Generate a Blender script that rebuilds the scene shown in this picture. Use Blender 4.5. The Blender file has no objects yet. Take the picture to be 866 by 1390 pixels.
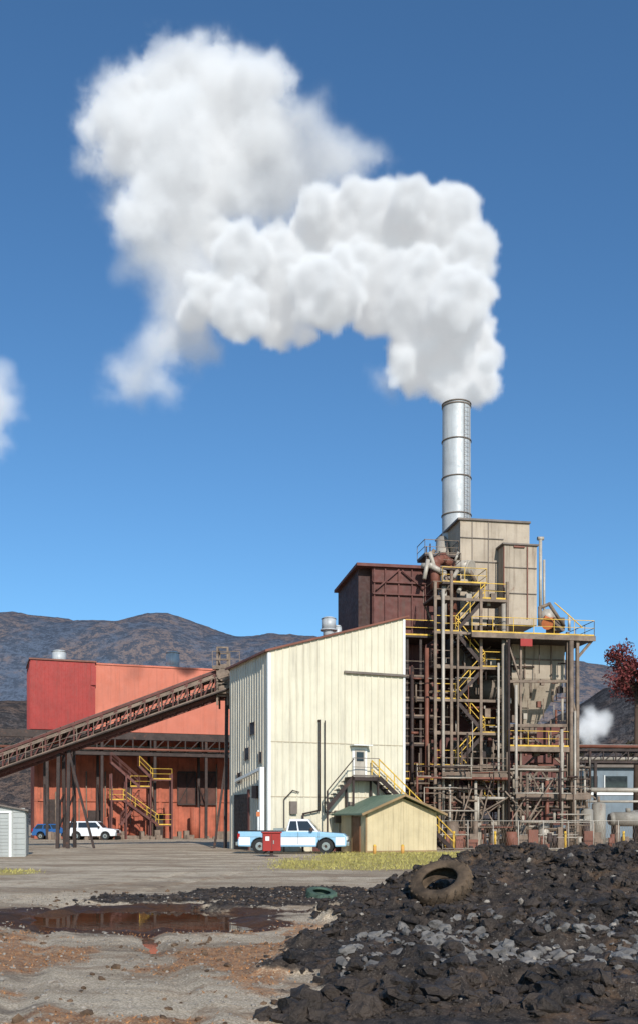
import bpy, math, random
import numpy as np
from mathutils import Vector, Matrix
random.seed(7); rng=np.random.default_rng(7)
S=bpy.context.scene
S.view_settings.view_transform='Standard'; S.view_settings.look='None'; S.view_settings.exposure=0
F=1350.0; YH=1117.0; H=1.6; CX=433.0
def c(r,g,b):
    f=lambda v:(v/255/12.92) if v/255<.04045 else ((v/255+.055)/1.055)**2.4
    return (f(r),f(g),f(b))
# ---------- materials ----------
class NT:
    def __init__(s,m):
        s.m=m; m.use_nodes=True; s.t=m.node_tree; s.t.nodes.clear()
    def n(s,ty,**kw):
        nd=s.t.nodes.new(ty)
        for k,v in kw.items():
            if k.startswith('i_'):
                k2=k[2:].replace('_',' ')
                nd.inputs[k2].default_value=v
            else: setattr(nd,k,v)
        return nd
    def l(s,a,b): s.t.links.new(a,b)
    def mix(s,fac,a,b,bt='MIX'):
        m=s.t.nodes.new('ShaderNodeMix'); m.data_type='RGBA'; m.blend_type=bt
        for sock,v in ((m.inputs[0],fac),(m.inputs[6],a),(m.inputs[7],b)):
            if isinstance(v,(int,float)): sock.default_value=v
            elif isinstance(v,tuple): sock.default_value=(*v[:3],1)
            else: s.l(v,sock)
        return m.outputs[2]
    def ramp(s,x,a,b,va=0.,vb=1.):
        r=s.t.nodes.new('ShaderNodeMapRange'); r.inputs[1].default_value=a; r.inputs[2].default_value=b
        r.inputs[3].default_value=va; r.inputs[4].default_value=vb
        r.interpolation_type='SMOOTHSTEP'
        s.l(x,r.inputs[0]); return r.outputs[0]
    def noise(s,vec,scale,det=4,rough=.6):
        n=s.t.nodes.new('ShaderNodeTexNoise'); n.inputs['Scale'].default_value=scale
        n.inputs['Detail'].default_value=det; n.inputs['Roughness'].default_value=rough
        s.l(vec,n.inputs['Vector']); return n.outputs['Fac']
    def math(s,op,a,b=0.):
        m=s.t.nodes.new('ShaderNodeMath'); m.operation=op
        for i,v in enumerate((a,b)):
            if isinstance(v,(int,float)): m.inputs[i].default_value=v
            else: s.l(v,m.inputs[i])
        return m.outputs[0]
def M(name,col,rough=.65,metal=0.,var=.2,scale=.8,streak=0.,rust=0.,bump=.1,bs=12,dirt=(.08,.055,.04),spec=.3):
    m=bpy.data.materials.new(name); N=NT(m)
    tc=N.n('ShaderNodeTexCoord').outputs['Object']
    mp=N.n('ShaderNodeMapping'); N.l(tc,mp.inputs[0]); mp.inputs['Scale'].default_value=(2.2,2.2,.13)
    n1=N.noise(tc,scale,6,.65)
    lo=tuple(x*(1-var) for x in col); hi=tuple(min(1,x*(1+var)) for x in col)
    cc=N.mix(N.ramp(n1,.3,.7),lo,hi)
    if streak:
        n2=N.noise(mp.outputs[0],1.6,6,.7)
        cc=N.mix(N.ramp(n2,.47,.78,0,streak),cc,dirt)
    if rust:
        n3=N.noise(tc,scale*2.3,8,.75)
        cc=N.mix(N.ramp(n3,.62-.2*rust,.74,0,.85),cc,(.16,.065,.035))
    b=N.n('ShaderNodeBsdfPrincipled'); N.l(cc,b.inputs['Base Color'])
    b.inputs['Metallic'].default_value=metal; b.inputs['Specular IOR Level'].default_value=spec
    nr=N.noise(tc,scale*5,4); N.l(N.ramp(nr,.25,.75,max(.03,rough-.12),min(1,rough+.12)),b.inputs['Roughness'])
    if bump:
        bp=N.n('ShaderNodeBump'); bp.inputs['Strength'].default_value=bump; bp.inputs['Distance'].default_value=.05
        N.l(N.noise(tc,bs,5),bp.inputs['Height']); N.l(bp.outputs[0],b.inputs['Normal'])
    o=N.n('ShaderNodeOutputMaterial'); N.l(b.outputs[0],o.inputs[0]); return m
beige=M('beige_metal_siding',c(207,199,177),.5,var=.07,scale=.5,streak=.34,bump=.02)
beige2=M('beige_side_siding',c(202,195,178),.55,var=.08,scale=.5,streak=.45,bump=.02)
redtrim=M('red_brown_trim',c(120,76,62),.6)
redcor=M('red_corrugated',c(150,46,40),.5,var=.1,streak=.35,bump=.02)
salmon=M('salmon_panel',c(192,112,90),.7,var=.08,scale=.25,streak=.3,bump=.03)
brick=M('red_orange_brick',c(168,94,72),.8,var=.25,scale=.7,streak=.75,bump=.1)
brownwall=M('rust_brown_cladding',c(98,60,54),.7,var=.25,scale=.6,streak=.6,rust=.3,bump=.05)
greytow=M('weathered_grey_cladding',c(168,154,136),.7,var=.14,scale=.5,streak=.7,rust=.18,bump=.05,dirt=(.12,.075,.05))
steel=M('grimy_steel',c(120,104,90),.65,.1,var=.35,scale=1.2,streak=.5,rust=.35,bump=.05)
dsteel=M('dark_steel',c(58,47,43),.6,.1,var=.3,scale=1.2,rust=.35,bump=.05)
lpipe=M('light_pipe',c(172,163,150),.5,.1,var=.15,scale=1.5,streak=.5,rust=.15,bump=.03)
galv=M('galvanised_stack_metal',c(178,181,182),.5,.15,var=.14,scale=.6,streak=.55,bump=.03,dirt=(.2,.19,.18))
yellow=M('yellow_paint',c(206,166,62),.5,var=.3,scale=2,rust=.35,bump=.02)
white=M('white_paint',c(225,225,220),.4,var=.05,bump=.01)
black=M('black_rubber',(.02,.02,.02),.8,var=.3,scale=4,bump=.15)
glass=M('dark_window_glass',(.02,.025,.03),.08,var=.1,bump=0,spec=.6)
roofgrey=M('roof_metal',c(110,100,92),.6,streak=.3)
green=M('green_roof_metal',c(104,122,104),.55,var=.1,streak=.2)
tan=M('tan_shed_siding',c(194,178,142),.7,var=.1,streak=.45)
tan2=M('tan_trim',c(140,116,84),.7)
gshed=M('grey_shed_metal',c(158,160,156),.5,.1,var=.06,streak=.35)
bluepaint=M('light_blue_car_paint',c(140,182,208),.3,var=.04,bump=0,spec=.6)
whitecar=M('white_car_paint',c(222,224,226),.25,var=.03,bump=0,spec=.6)
blue2=M('blue_car_paint',c(40,86,140),.25,var=.04,bump=0,spec=.6)
chrome=M('chrome',c(190,190,190),.2,.9,var=.05,bump=0)
redlight=M('red_lens',c(150,20,15),.3,bump=0)
redbox=M('red_cabinet_paint',c(150,42,36),.5,var=.12,rust=.15)
orange=M('orange_equipment',c(186,108,66),.55,rust=.25)
concrete=M('concrete',c(150,144,134),.85,var=.15,streak=.3)
bluegrey=M('blue_grey_siding',c(112,124,132),.6,var=.1,streak=.3)
bark=M('bark',c(70,56,46),.9,bump=.5)
# ---------- geometry ----------
class Frame:
    def __init__(s,px,depth,ang):
        s.o=Vector(((px-CX)/F*depth,depth,0)); a=math.radians(ang)
        s.u=Vector((math.cos(a),math.sin(a),0)); s.v=Vector((-math.sin(a),math.cos(a),0))
    def w(s,p): return s.o+s.u*p[0]+s.v*p[1]+Vector((0,0,p[2]))
    def hit(s,px,py,v=0.):   # survey: sight line to a facade plane -> facade coordinates
        D=Vector(((px-CX)/F,1,(YH-py)/F)); t=(s.o.dot(s.v)+v)/D.dot(s.v)
        P=D*t-s.o; return (P.dot(s.u),v,H+D.z*t)
W0=Frame(CX,0.0,0)
class Part:
    def __init__(s,fr): s.fr=fr; s.V=[]; s.Fc=[]; s.sm=[]
    def add(s,vs,fs,sm=False):
        o=len(s.V); s.V+= [tuple(s.fr.w(v)) for v in vs]; s.Fc+=[tuple(i+o for i in f) for f in fs]
        s.sm+= sm if isinstance(sm,list) else [sm]*len(fs)
    def box(s,u0,u1,v0,v1,z0,z1):
        vs=[(u,v,z) for z in(z0,z1) for v in (v0,v1) for u in (u0,u1)]
        s.add(vs,[(0,2,3,1),(4,5,7,6),(0,1,5,4),(2,6,7,3),(0,4,6,2),(1,3,7,5)])
    def pbox(s,x0,y0,x1,y1,v0,v1):
        a=s.fr.hit(x0,y0,v0); b=s.fr.hit(x1,y1,v0); s.box(a[0],b[0],v0,v1,s.fr.hit((x0+x1)/2,y1,v0)[2],s.fr.hit((x0+x1)/2,y0,v0)[2])
    def frus(s,a,b):  # a,b=(u0,u1,v0,v1,z) bottom/top
        vs=[]
        for (u0,u1,v0,v1,z) in (a,b): vs+=[(u0,v0,z),(u1,v0,z),(u0,v1,z),(u1,v1,z)]
        s.add(vs,[(0,2,3,1),(4,5,7,6),(0,1,5,4),(2,6,7,3),(0,4,6,2),(1,3,7,5)])
    def beam(s,a,b,w=.12,h=None):
        h=h or w; a=Vector(a); b=Vector(b); d=b-a
        if d.length<1e-5: return
        d.normalize(); up=Vector((0,0,1)) if abs(d.z)<.95 else Vector((0,1,0))
        x=d.cross(up).normalized()*w/2; y=x.cross(d).normalized()*h/2
        vs=[p+i*x+j*y for p in (a,b) for (i,j) in ((-1,-1),(1,-1),(1,1),(-1,1))]
        s.add(vs,[(0,1,2,3),(7,6,5,4),(0,4,5,1),(1,5,6,2),(2,6,7,3),(3,7,4,0)])
    def cyl(s,a,b,r,r2=None,n=14,cap=True):
        r2=r if r2 is None else r2; a=Vector(a); b=Vector(b); d=(b-a).normalized()
        up=Vector((0,0,1)) if abs(d.z)<.9 else Vector((0,1,0)); x=d.cross(up).normalized(); y=d.cross(x)
        vs=[p+(x*math.cos(2*math.pi*i/n)+y*math.sin(2*math.pi*i/n))*q for p,q in((a,r),(b,r2)) for i in range(n)]
        fs=[(i,i+n,(i+1)%n+n,(i+1)%n) for i in range(n)]; sm=[True]*n
        if cap: fs+=[tuple(range(n)),tuple(range(2*n-1,n-1,-1))]; sm+=[False,False]
        s.add(vs,fs,sm)
    def pipe(s,pts,r,n=10):
        for a,b in zip(pts[:-1],pts[1:]): s.cyl(a,b,r,n=n)
        for p in pts[1:-1]: s.ball(p,r*1.12)
    def ball(s,p,r,n=10,m=6,sz=1.):
        p=Vector(p); vs=[p+Vector((0,0,r*sz))]; 
        for j in range(1,m):
            t=math.pi*j/m
            for i in range(n): vs.append(p+Vector((math.sin(t)*math.cos(2*math.pi*i/n)*r,math.sin(t)*math.sin(2*math.pi*i/n)*r,math.cos(t)*r*sz)))
        vs.append(p-Vector((0,0,r*sz))); L=len(vs)-1
        fs=[(0,1+i,1+(i+1)%n) for i in range(n)]
        for j in range(m-2):
            for i in range(n): fs.append((1+j*n+i,1+(j+1)*n+i,1+(j+1)*n+(i+1)%n,1+j*n+(i+1)%n))
        k=1+(m-2)*n; fs+=[(L,k+(i+1)%n,k+i) for i in range(n)]
        s.add(vs,fs,True)
    def prism(s,poly,v0,v1,plane='uz'):
        n=len(poly)
        vs=[(p[0],v0,p[1]) for p in poly]+[(p[0],v1,p[1]) for p in poly]
        s.add(vs,[tuple(range(n)),tuple(range(2*n-1,n-1,-1))]+[(i,i+n,(i+1)%n+n,(i+1)%n) for i in range(n)])
class Group:
    def __init__(s,name,fr): s.name=name; s.fr=fr; s.p={}
    def part(s,name,mat,bevel=0):
        if name not in s.p: s.p[name]=(Part(s.fr),mat,bevel)
        return s.p[name][0]
    def done(s):
        e=bpy.data.objects.new(s.name,None); S.collection.objects.link(e)
        for k,(p,mat,bv) in s.p.items():
            if not p.V: continue
            ob=mesh(k,p.V,p.Fc,mat,p.sm); ob.parent=e
            if bv:
                b=ob.modifiers.new('b','BEVEL'); b.width=bv; b.segments=2; b.limit_method='ANGLE'
        return e
def mesh(name,V,Fc,mat,sm=None):
    me=bpy.data.meshes.new(name); me.from_pydata([tuple(v) for v in V],[],Fc)
    if sm: me.polygons.foreach_set('use_smooth',sm)
    me.materials.append(mat); me.update()
    ob=bpy.data.objects.new(name,me); S.collection.objects.link(ob); return ob
def npmesh(name,V,T,mat,k=3,smooth=False):
    me=bpy.data.meshes.new(name); V=np.asarray(V,dtype=np.float32); T=np.asarray(T,dtype=np.int32)
    me.vertices.add(len(V)); me.vertices.foreach_set('co',V.ravel())
    me.loops.add(T.size); me.loops.foreach_set('vertex_index',T.ravel())
    me.polygons.add(len(T)); me.polygons.foreach_set('loop_start',np.arange(0,T.size,k,dtype=np.int32))
    me.polygons.foreach_set('loop_total',np.full(len(T),k,dtype=np.int32))
    me.polygons.foreach_set('use_smooth',np.full(len(T),smooth))
    me.update(calc_edges=True); me.validate(); me.materials.append(mat)
    ob=bpy.data.objects.new(name,me); S.collection.objects.link(ob); return ob
def rail(P,a,b,h=1.05,r=.022,step=1.3):
    a=Vector(a); b=Vector(b); L=(b-a).length; n=max(1,int(L/step)); up=Vector((0,0,h))
    P.beam(a+up,b+up,r*1.8); P.beam(a+up*.52,b+up*.52,r*1.4)
    P.beam(a+up*.06,b+up*.06,r,.1)
    for i in range(n+1):
        q=a.lerp(b,i/n); P.beam(q,q+up,r*1.6)
def stairs(SP,YP,a,b,wd=.9,one=False):
    a=Vector(a); b=Vector(b); W=Vector((0,wd,0))
    for o in (Vector((0,0,0)),W):
        SP.beam(a+o,b+o,.06,.24)
        if not one or o.y==0: rail(YP,a+o,b+o,1.0,.03,1.1)
        else: rail(SP,a+o,b+o,1.0,.022,1.1)
    n=max(3,int(abs(b.z-a.z)/.21))
    for i in range(n+1):
        q=a.lerp(b,i/n); SP.box(q.x-.13,q.x+.13,q.y+.03,q.y+wd-.03,q.z-.02,q.z+.02)
def platform(SP,YP,u0,u1,v0,v1,z,rl='flr',th=.2):
    SP.box(u0,u1,v0,v1,z-th,z)
    if YP:
        if 'f' in rl: rail(YP,(u0,v0,z),(u1,v0,z))
        if 'l' in rl: rail(YP,(u0,v0,z),(u0,v1,z))
        if 'r' in rl: rail(YP,(u1,v0,z),(u1,v1,z))
# ================= BEIGE BUILDING =================
fb=Frame(365,55,22.9); g=Group('beige_industrial_building',fb)
hl=fb.hit(365,883); hr=fb.hit(548,839); Wd=hr[0]; zl,zr=hl[2],hr[2]; D=7.0
w=g.part('walls',beige); sw=g.part('side_wall',beige2)
w.add([(0,0,0),(Wd,0,0),(Wd,0,zr),(0,0,zl)],[(0,1,2,3)])
w.add([(Wd,0,0),(Wd,D,0),(Wd,D,zr),(Wd,0,zr)],[(0,1,2,3)])
w.add([(0,D,0),(Wd,D,0),(Wd,D,zr),(0,D,zl)],[(3,2,1,0)])
sw.add([(0,0,0),(0,D,0),(0,D,zl),(0,0,zl)],[(3,2,1,0)])
n=int(Wd/.42)
for i in range(1,n+1):
    u=i*Wd/(n+1); z=zl+(zr-zl)*u/Wd
    w.add([(u-.055,0,.02),(u-.025,-.05,.02),(u+.025,-.05,.02),(u+.055,0,.02),(u-.055,0,z),(u-.025,-.05,z),(u+.025,-.05,z),(u+.055,0,z)],[(0,1,5,4),(1,2,6,5),(2,3,7,6)])
for i in range(1,16):
    v=i*D/16; sw.box(-.03,-.001,v-.03,v+.03,.02,zl-.02)
tr=g.part('roof',redtrim)
tr.prism([(-.25,zl-.1),(Wd+.25,zr+.06),(Wd+.25,zr+.16),(-.25,zl+.02)],-.18,D+.2)
wt=g.part('corner_trim',white)
wt.box(-.06,.1,-.07,-.055,0,zl-.12); wt.box(Wd-.1,Wd+.04,-.07,-.055,0,zr-.1)
wt.box(-.07,-.04,-.05,.12,0,zl-.12)
g.part('horizontal_flashing',roofgrey).pbox(468,913,551,916,-.2,-.06)
sc=g.part('sheet_lap_seams',tan2)
for z_ in (3.05,6.1): sc.box(.1,Wd-.1,-.053,-.0505,z_,z_+.02)
db=g.part('base_course',brownwall); db.box(2.6,Wd-.12,-.09,-.056,0,.7); db.box(5.2,Wd-.12,-.12,-.091,.7,2.4)
dk=g.part('wall_openings',glass); fm=g.part('opening_frames',white)
dr=fb.hit(478,1014,-.06); dr2=fb.hit(497,1056,-.06)
fm.box(dr[0]-.02,dr2[0]+.02,-.1,-.055,dr2[2],dr[2]); g.part('door_leaf',lpipe).box(dr[0]+.12,dr2[0]-.12,-.13,-.102,dr2[2]+.03,dr[2]-.14)
dk.box(dr[0]+.22,dr2[0]-.22,-.15,-.132,dr2[2]+.95,dr[2]-.28)
fm.box(dr[0]-.15,dr2[0]+.15,-.6,-.055,dr[2]+.06,dr[2]+.12)
for (v0,v1,z0,z1) in ((2.2,3.0,6.7,7.4),(3.2,3.9,5.3,6.0),(1.0,1.4,5.0,5.6),(4.7,5.3,4.0,4.6)):
    dk.box(-.06,-.031,v0,v1,z0,z1)
    for q in ((v0-.06,v0-.005),(v1+.005,v1+.06)): g.part('side_opening_frames',roofgrey).box(-.08,-.032,q[0],q[1],z0-.06,z1+.06)
rd=g.part('rolling_door',dsteel); rd.box(-.07,-.032,3.4,5.9,0,3.3)
for k in range(14): rd.box(-.09,-.0705,3.42,5.88,.08+k*.23,.12+k*.23)
g.part('door_frame',brownwall).box(-.1,-.033,3.1,3.38,0,3.55)
g.part('side_vents',dsteel).box(-.3,-.04,1.2,2.0,3.0,3.7)
pp=g.part('wall_conduit',dsteel)
a=fb.hit(434,978,-.25); b=fb.hit(434,1100,-.25); pp.pipe([(a[0],-.06,a[2]),a,b,(b[0]-1.0,-.25,b[2]-.2),(b[0]-1.0,-.25,0)],.05)
a=fb.hit(441,978,-.2); pp.pipe([a,(a[0],-.2,2.2),(a[0]+1.2,-.2,2.2)],.03)
a=fb.hit(386,1085,-.15); pp.pipe([(a[0],-.15,0),a,(a[0]+.5,-.15,a[2]+.5),(a[0]+.9,-.15,a[2]+.4)],.03)
for u,z0,z1 in((1.2,2.1,2.8),(3.9,1.6,2.3),(4.6,2.3,2.8)): g.part('junction_boxes',roofgrey).box(u,u+.4,-.25,-.06,z0,z1)
wp=g.part('white_duct',white)
wp.box(-.4,-.15,.3,.5,0,4.7); wp.beam((-.3,.4,4.62),(-.3,4.9,4.1),.16)
gv=g.part('roof_exhaust_fans',galv)
for px,py,r,v in((446,838,.42,2.2),(458,849,.24,2.6)):
    q=fb.hit(px,py,v); u=q[0]; zz=zl+(zr-zl)*u/Wd
    gv.cyl((u,v,zz),(u,v,q[2]-.35),r*.8); gv.cyl((u,v,q[2]-.75),(u,v,q[2]-.1),r); gv.cyl((u,v,q[2]-.1),(u,v,q[2]),r*1.1,r*.7)
    gv.cyl((u,v,q[2]-.8),(u,v,q[2]-.72),r*1.2)
sp=g.part('stair_steel',dsteel); yp=g.part('stair_rails',yellow)
zL=dr2[2]; platform(sp,None,dr[0]-.5,dr2[0]+.25,-1.2,-.1,zL)
rail(g.part('landing_rails',roofgrey),(dr[0]-.5,-1.2,zL),(dr2[0]+.25,-1.2,zL)); 
stairs(sp,yp,(dr2[0]+.25,-1.2,zL),(dr2[0]+.25+zL*1.15,-1.2,0),.95)
for u in (dr[0]-.45,dr2[0]+.2): sp.beam((u,-1.15,0),(u,-1.15,zL),.1); sp.beam((u,-.2,0),(u,-.2,zL),.1)
for k in range(7): sp.box(dr[0]-.6-.22*k,dr[0]-.38-.22*k,-1.1,-.3,zL-.24*k-.05,zL-.24*k)
sp.beam((dr[0]-.4,-1.1,zL),(dr[0]-2.0,-1.1,zL-1.8),.06,.22); sp.beam((dr[0]-.4,-1.1,zL+1),(dr[0]-2.0,-1.1,zL-.8),.05)
sp.beam((dr[0]-2,-1.1,0),(dr[0]-2,-1.1,zL-.8),.08)
g.done()
# ================= RED BUILDING =================
fr=Frame(42,100,19); g=Group('red_brick_mill_building',fr)
zt=fr.hit(42,895)[2]; ub=fr.hit(130,900)[0]; ue=fr.hit(345,900)[0]; zc=fr.hit(130,992)[2]; Lf=6.5
rc=g.part('corrugated_upper_wall',redcor); rc.box(0,ub,0,Lf,zc,zt)
k=0
while k*.42<ub-.2:
    rc.box(k*.42+.1,k*.42+.22,-.09,-.002,zc,zt-.1); k+=1
for k in range(14): rc.box(-.07,-.002,.2+k*.44,.34+k*.44,zc,zt-.1)
sa=g.part('salmon_upper_wall',salmon); sa.box(ub+.01,ue,.3,Lf-.2,zc,zt-.15)
for k in range(1,9): sa.box(ub+k*2.3,ub+k*2.3+.04,.27,.298,zc,zt-.2)
g.part('parapet_cap',redtrim).box(-.15,ub+.1,-.15,Lf,zt+.003,zt+.16)
g.part('parapet_cap_rear',salmon).box(ub+.12,ue,.2,Lf,zt-.14,zt+.03)
lw=g.part('lower_brick_wall',brick); lw.box(.4,ue,.6,Lf+1,0,zc-.01)
for k in range(0,12): lw.box(.4+k*2.1,.75+k*2.1,.5,.598,0,zc-.05)
lw.box(.4,ue,.45,.497,3.8,4.05)
g.part('sign_panel',redcor).pbox(124,905,131,930,-.2,-.1)
gv=g.part('roof_ventilators',galv)
for px,py in((81,883),(235,885)):
    q=fr.hit(px,py,2); gv.cyl((q[0],2,zt-.1),(q[0],2,q[2]-.15),.72); gv.cyl((q[0],2,q[2]-.15),(q[0],2,q[2]),.8,.55); gv.cyl((q[0],2,zt+.2),(q[0],2,zt+.3),.85)
win=g.part('windows',M('brown_shutter',c(80,52,44),.7,var=.3,rust=.3)); wf=g.part('window_frames',dsteel)
for (x0,x1) in((242,266),(270,294)):
    a=fr.hit(x0,1048,.4); b=fr.hit(x1,1092,.4); win.box(a[0],b[0],.38,.58,b[2],a[2])
    wf.beam((a[0],.34,b[2]),(b[0],.34,a[2]),.1); wf.beam((a[0],.34,a[2]),(b[0],.34,a[2]),.16); wf.beam((a[0],.34,b[2]),(b[0],.34,b[2]),.16)
    wf.beam((a[0],.34,b[2]),(a[0],.34,a[2]),.14); wf.beam((b[0],.34,b[2]),(b[0],.34,a[2]),.14); wf.beam(((a[0]+b[0])/2,.34,b[2]),((a[0]+b[0])/2,.34,a[2]),.1)
for (x0,y0,x1,y1) in ((168,1062,180,1084),(60,1085,84,1138),(120,1100,140,1138),(205,1105,222,1138)): wf.pbox(x0,y0,x1,y1,.4,.59)
cp=g.part('canopy_steel',dsteel); u0=-4.5
zc1=fr.hit(150,1000,-3)[2]; zc2=fr.hit(150,1024,-3)[2]
cp.box(u0,ue,-4.9,.4,zc1,zc1+.18); cp.box(u0,ue,-5.0,-4.9,zc1-.4,zc1+.3)
cp.box(u0,ue,-4.6,-2.0,zc2-.1,zc2+.1); cp.box(u0,ue,-5.0,-4.9,zc2-.2,zc2+.12)
for k in range(17):
    u=u0+k*1.75; cp.beam((u,-4.9,zc1),(u,-4.9,zc2),.13); cp.beam((u,-4.9,zc2),(u+1.75,-4.9,zc1),.09)
for k in range(6):
    u=u0+.6+k*5.2; cp.beam((u,-4.8,0),(u,-4.8,zc1),.26); cp.beam((u,-1.2,0),(u,-1.2,zc1),.26); cp.beam((u,-4.8,3),(u,-1.2,5.5),.12)
pz=g.part('service_pipes',lpipe)
for dz,dv,r in((.5,-3.2,.13),(.85,-2.6,.1),(.4,-2.2,.16)): pz.cyl((u0,dv,zc2+dz),(ue,dv,zc2+dz),r)
g.part('service_pipes_rust',redtrim).cyl((u0,-5.15,zc2+.4),(ue,-5.15,zc2+.4),.12)
ys=g.part('yellow_stair_rails',yellow); ss_=g.part('stair_steel',brownwall)
def fh(px,py,v=-6.5): return Vector(fr.hit(px,py,v))
a=fh(152,1035);b=fh(190,1068);stairs(ss_,ss_,(b.x,-6.5,b.z),(a.x,-6.5,a.z),1.)
platform(ss_,ys,fh(178,1068).x,fh(205,1068).x,-6.5,-5.4,fh(190,1068).z,'f',.12)
platform(ss_,ys,fh(150,1086).x,fh(172,1086).x,-6.5,-5.4,fh(160,1086).z,'f',.12)
stairs(ss_,ys,fh(168,1086),fh(216,1120),1.,True)
platform(ss_,ys,fh(212,1120).x,fh(234,1120).x,-6.5,-5.4,fh(220,1120).z,'fr',.12)
platform(ss_,ys,fh(205,1058).x,fh(234,1058).x,-6.5,-5.4,fh(220,1058).z,'f',.12)
stairs(ss_,ys,fh(208,1058),fh(190,1040),1.,True)
stairs(ss_,ss_,fh(165,1120,-5.9),fh(190,1086,-5.9),.8)
for px in (152,172,205,234): q=fh(px,1050); ss_.beam((q.x,-6.45,0),(q.x,-6.45,q.z),.16); ss_.beam((q.x,-5.45,0),(q.x,-5.45,q.z),.16)
for px,h,r in((265,3.2,.5),(150,2.2,.6),(183,1.5,.6)):
    q=fr.hit(px,1120,-1.8); g.part('floor_tanks',brick).cyl((q[0],-1.8,0),(q[0],-1.8,h),r)
rr=random.Random(9); jk=g.part('yard_clutter',steel)
for k in range(40):
    px=rr.uniform(60,310); q=fr.hit(px,1135,rr.uniform(-9,-2)); s1=rr.uniform(.2,.7); jk.box(q[0],q[0]+s1*rr.uniform(.5,2),q[1],q[1]+s1,0,s1*rr.uniform(.5,1.6))
for k in range(14):
    px=rr.uniform(60,310); q=fr.hit(px,1100,.3); jk.cyl((q[0],.3,0),(q[0],.3,rr.uniform(3,8)),.07,n=8)
g.done()
# ================= CONVEYOR =================
fc=Frame(310,63,2); g=Group('inclined_conveyor',fc)
st=g.part('truss',brownwall); cv=g.part('cover',steel); bt=g.part('belt',dsteel)
A=fc.hit(-190,1020+70.5,0); B=fc.hit(312,905,0); A2=fc.hit(-190,1049+67,0); B2=fc.hit(312,939,0)
A=Vector(A);B=Vector(B);A2=Vector(A2);B2=Vector(B2)
NB=26
for dv in (0,1.5):
    o=Vector((0,dv,0)); st.beam(A+o,B+o,.16); st.beam(A2+o,B2+o,.2)
    for i in range(NB+1):
        p=A.lerp(B,i/NB)+o; q=A2.lerp(B2,i/NB)+o; st.beam(p,q,.1)
        if i<NB: st.beam(q,A.lerp(B,(i+1)/NB)+o,.08)
for i in range(NB+1):
    q=A2.lerp(B2,i/NB); st.beam(q,q+Vector((0,1.5,0)),.1)
for i in range(NB):
    p0=A.lerp(B,i/NB); p1=A.lerp(B,(i+1)/NB-.003); m=7
    vs=[];
    for p in (p0,p1):
        for j in range(m):
            t=math.pi*j/(m-1); vs.append(p+Vector((0,.75-.82*math.cos(t),-.35+.62*math.sin(t))))
    cv.add(vs,[(j,j+m,j+m+1,j+1) for j in range(m-1)])
bt.beam(A.lerp(A2,.62)+Vector((0,.75,0)),B.lerp(B2,.62)+Vector((0,.75,0)),1.1,.12)
wk=g.part('walkway',dsteel); wk.beam(A2+Vector((0,-.45,.1)),B2+Vector((0,-.45,.1)),.7,.07)
a=A2+Vector((0,-.78,.1)); b=B2+Vector((0,-.78,.1))
rail(g.part('walkway_rail',steel),a,b,.95,.022,1.1)
lg=g.part('support_legs',dsteel)
for px,lean in((80,1.),(94,-.2),(-60,.3)):
    q=Vector(fc.hit(px,1049-px*.352,0)); 
    lg.beam((q.x,0.05,q.z-.1),(q.x+.0,-.3,0),.2); lg.beam((q.x,1.45,q.z-.1),(q.x,1.8,0),.2)
    for z in (1,2.4): lg.beam((q.x,-.2,z),(q.x,1.7,z+1.2),.08)
q=Vector(fc.hit(94,1020,0)); lg.beam((q.x,0,q.z),(q.x+1.6,-.1,0),.14)
hd=g.part('head_frame',steel); q=fc.hit(296,880,0); q2=fc.hit(311,945,0)
for u in(q[0],q2[0]-.05):
    for v in (-.3,1.9): hd.beam((u,v,q2[2]-.6),(u,v,q[2]),.12)
for z in np.linspace(q2[2],q[2],5): hd.beam((q[0],-.3,z),(q2[0],-.3,z),.1); hd.beam((q[0],1.9,z),(q2[0],1.9,z),.1); hd.beam((q[0],-.3,z),(q[0],1.9,z),.1)
hd.cyl((q[0]+.4,-.5,q2[2]+1.3),(q[0]+.4,1.9,q2[2]+1.3),.42)
hd.box(q[0]-.1,q2[0]+.8,.2,1.4,q2[2]+.2,q2[2]+1.2)
rail(hd,(q[0]-.3,-.5,q2[2]+1.75),(q2[0]+.7,-.5,q2[2]+1.75),1.); hd.box(q[0]-.3,q2[0]+.7,-.5,-.1,q2[2]+1.65,q2[2]+1.75)
hd.box(q[0]+.1,q2[0]+.9,-.6,.1,q2[2]+.1,q2[2]+.6)
ch=fc.hit(306,945,0); g.part('head_leg',dsteel).beam((ch[0],.3,0),(ch[0]+.1,.3,ch[2]),.22)
g.part('head_leg',dsteel).beam((ch[0]-.7,.3,0),(ch[0],.3,5.2),.14)
g.done()
# ================= PLANT =================
fp=Frame(548,66,10); g=Group('boiler_plant',fp); h=lambda px,py,v=0.:Vector(fp.hit(px,py,v))
br=g.part('boiler_house',brownwall); 
br.pbox(505,768,594,1112,4,12); br.box(h(505,800,4).x+0,h(594,800,4).x,4.01,11.9,0,1.0)
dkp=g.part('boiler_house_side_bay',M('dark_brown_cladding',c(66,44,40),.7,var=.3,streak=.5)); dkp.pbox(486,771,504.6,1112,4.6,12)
rb=g.part('boiler_house_ribs',brownwall)
for px in(507,522,540,558,576): rb.pbox(px,772,px+1.6,1100,3.86,3.998)
for py in(790,806,850): rb.pbox(506,py,594,py+2,3.8,3.99)
rb.pbox(484,766,596,770,3.7,12.1)
rb.beam(h(510,800,3.8),h(540,774,3.8),.1); rb.beam(h(545,774,3.8),h(575,800,3.8),.1)
tw=g.part('grey_tower_main',greytow); tw.pbox(624,707,718,850,4.5,10)
tw2=g.part('grey_tower_front_bay',greytow); tw2.pbox(684,739,728,848,3.2,9.5)
cap=g.part('tower_caps',roofgrey); cap.pbox(621,705,720,707.6,4.35,10.1); cap.pbox(682,737.5,731,739.6,3.05,9.6)
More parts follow.
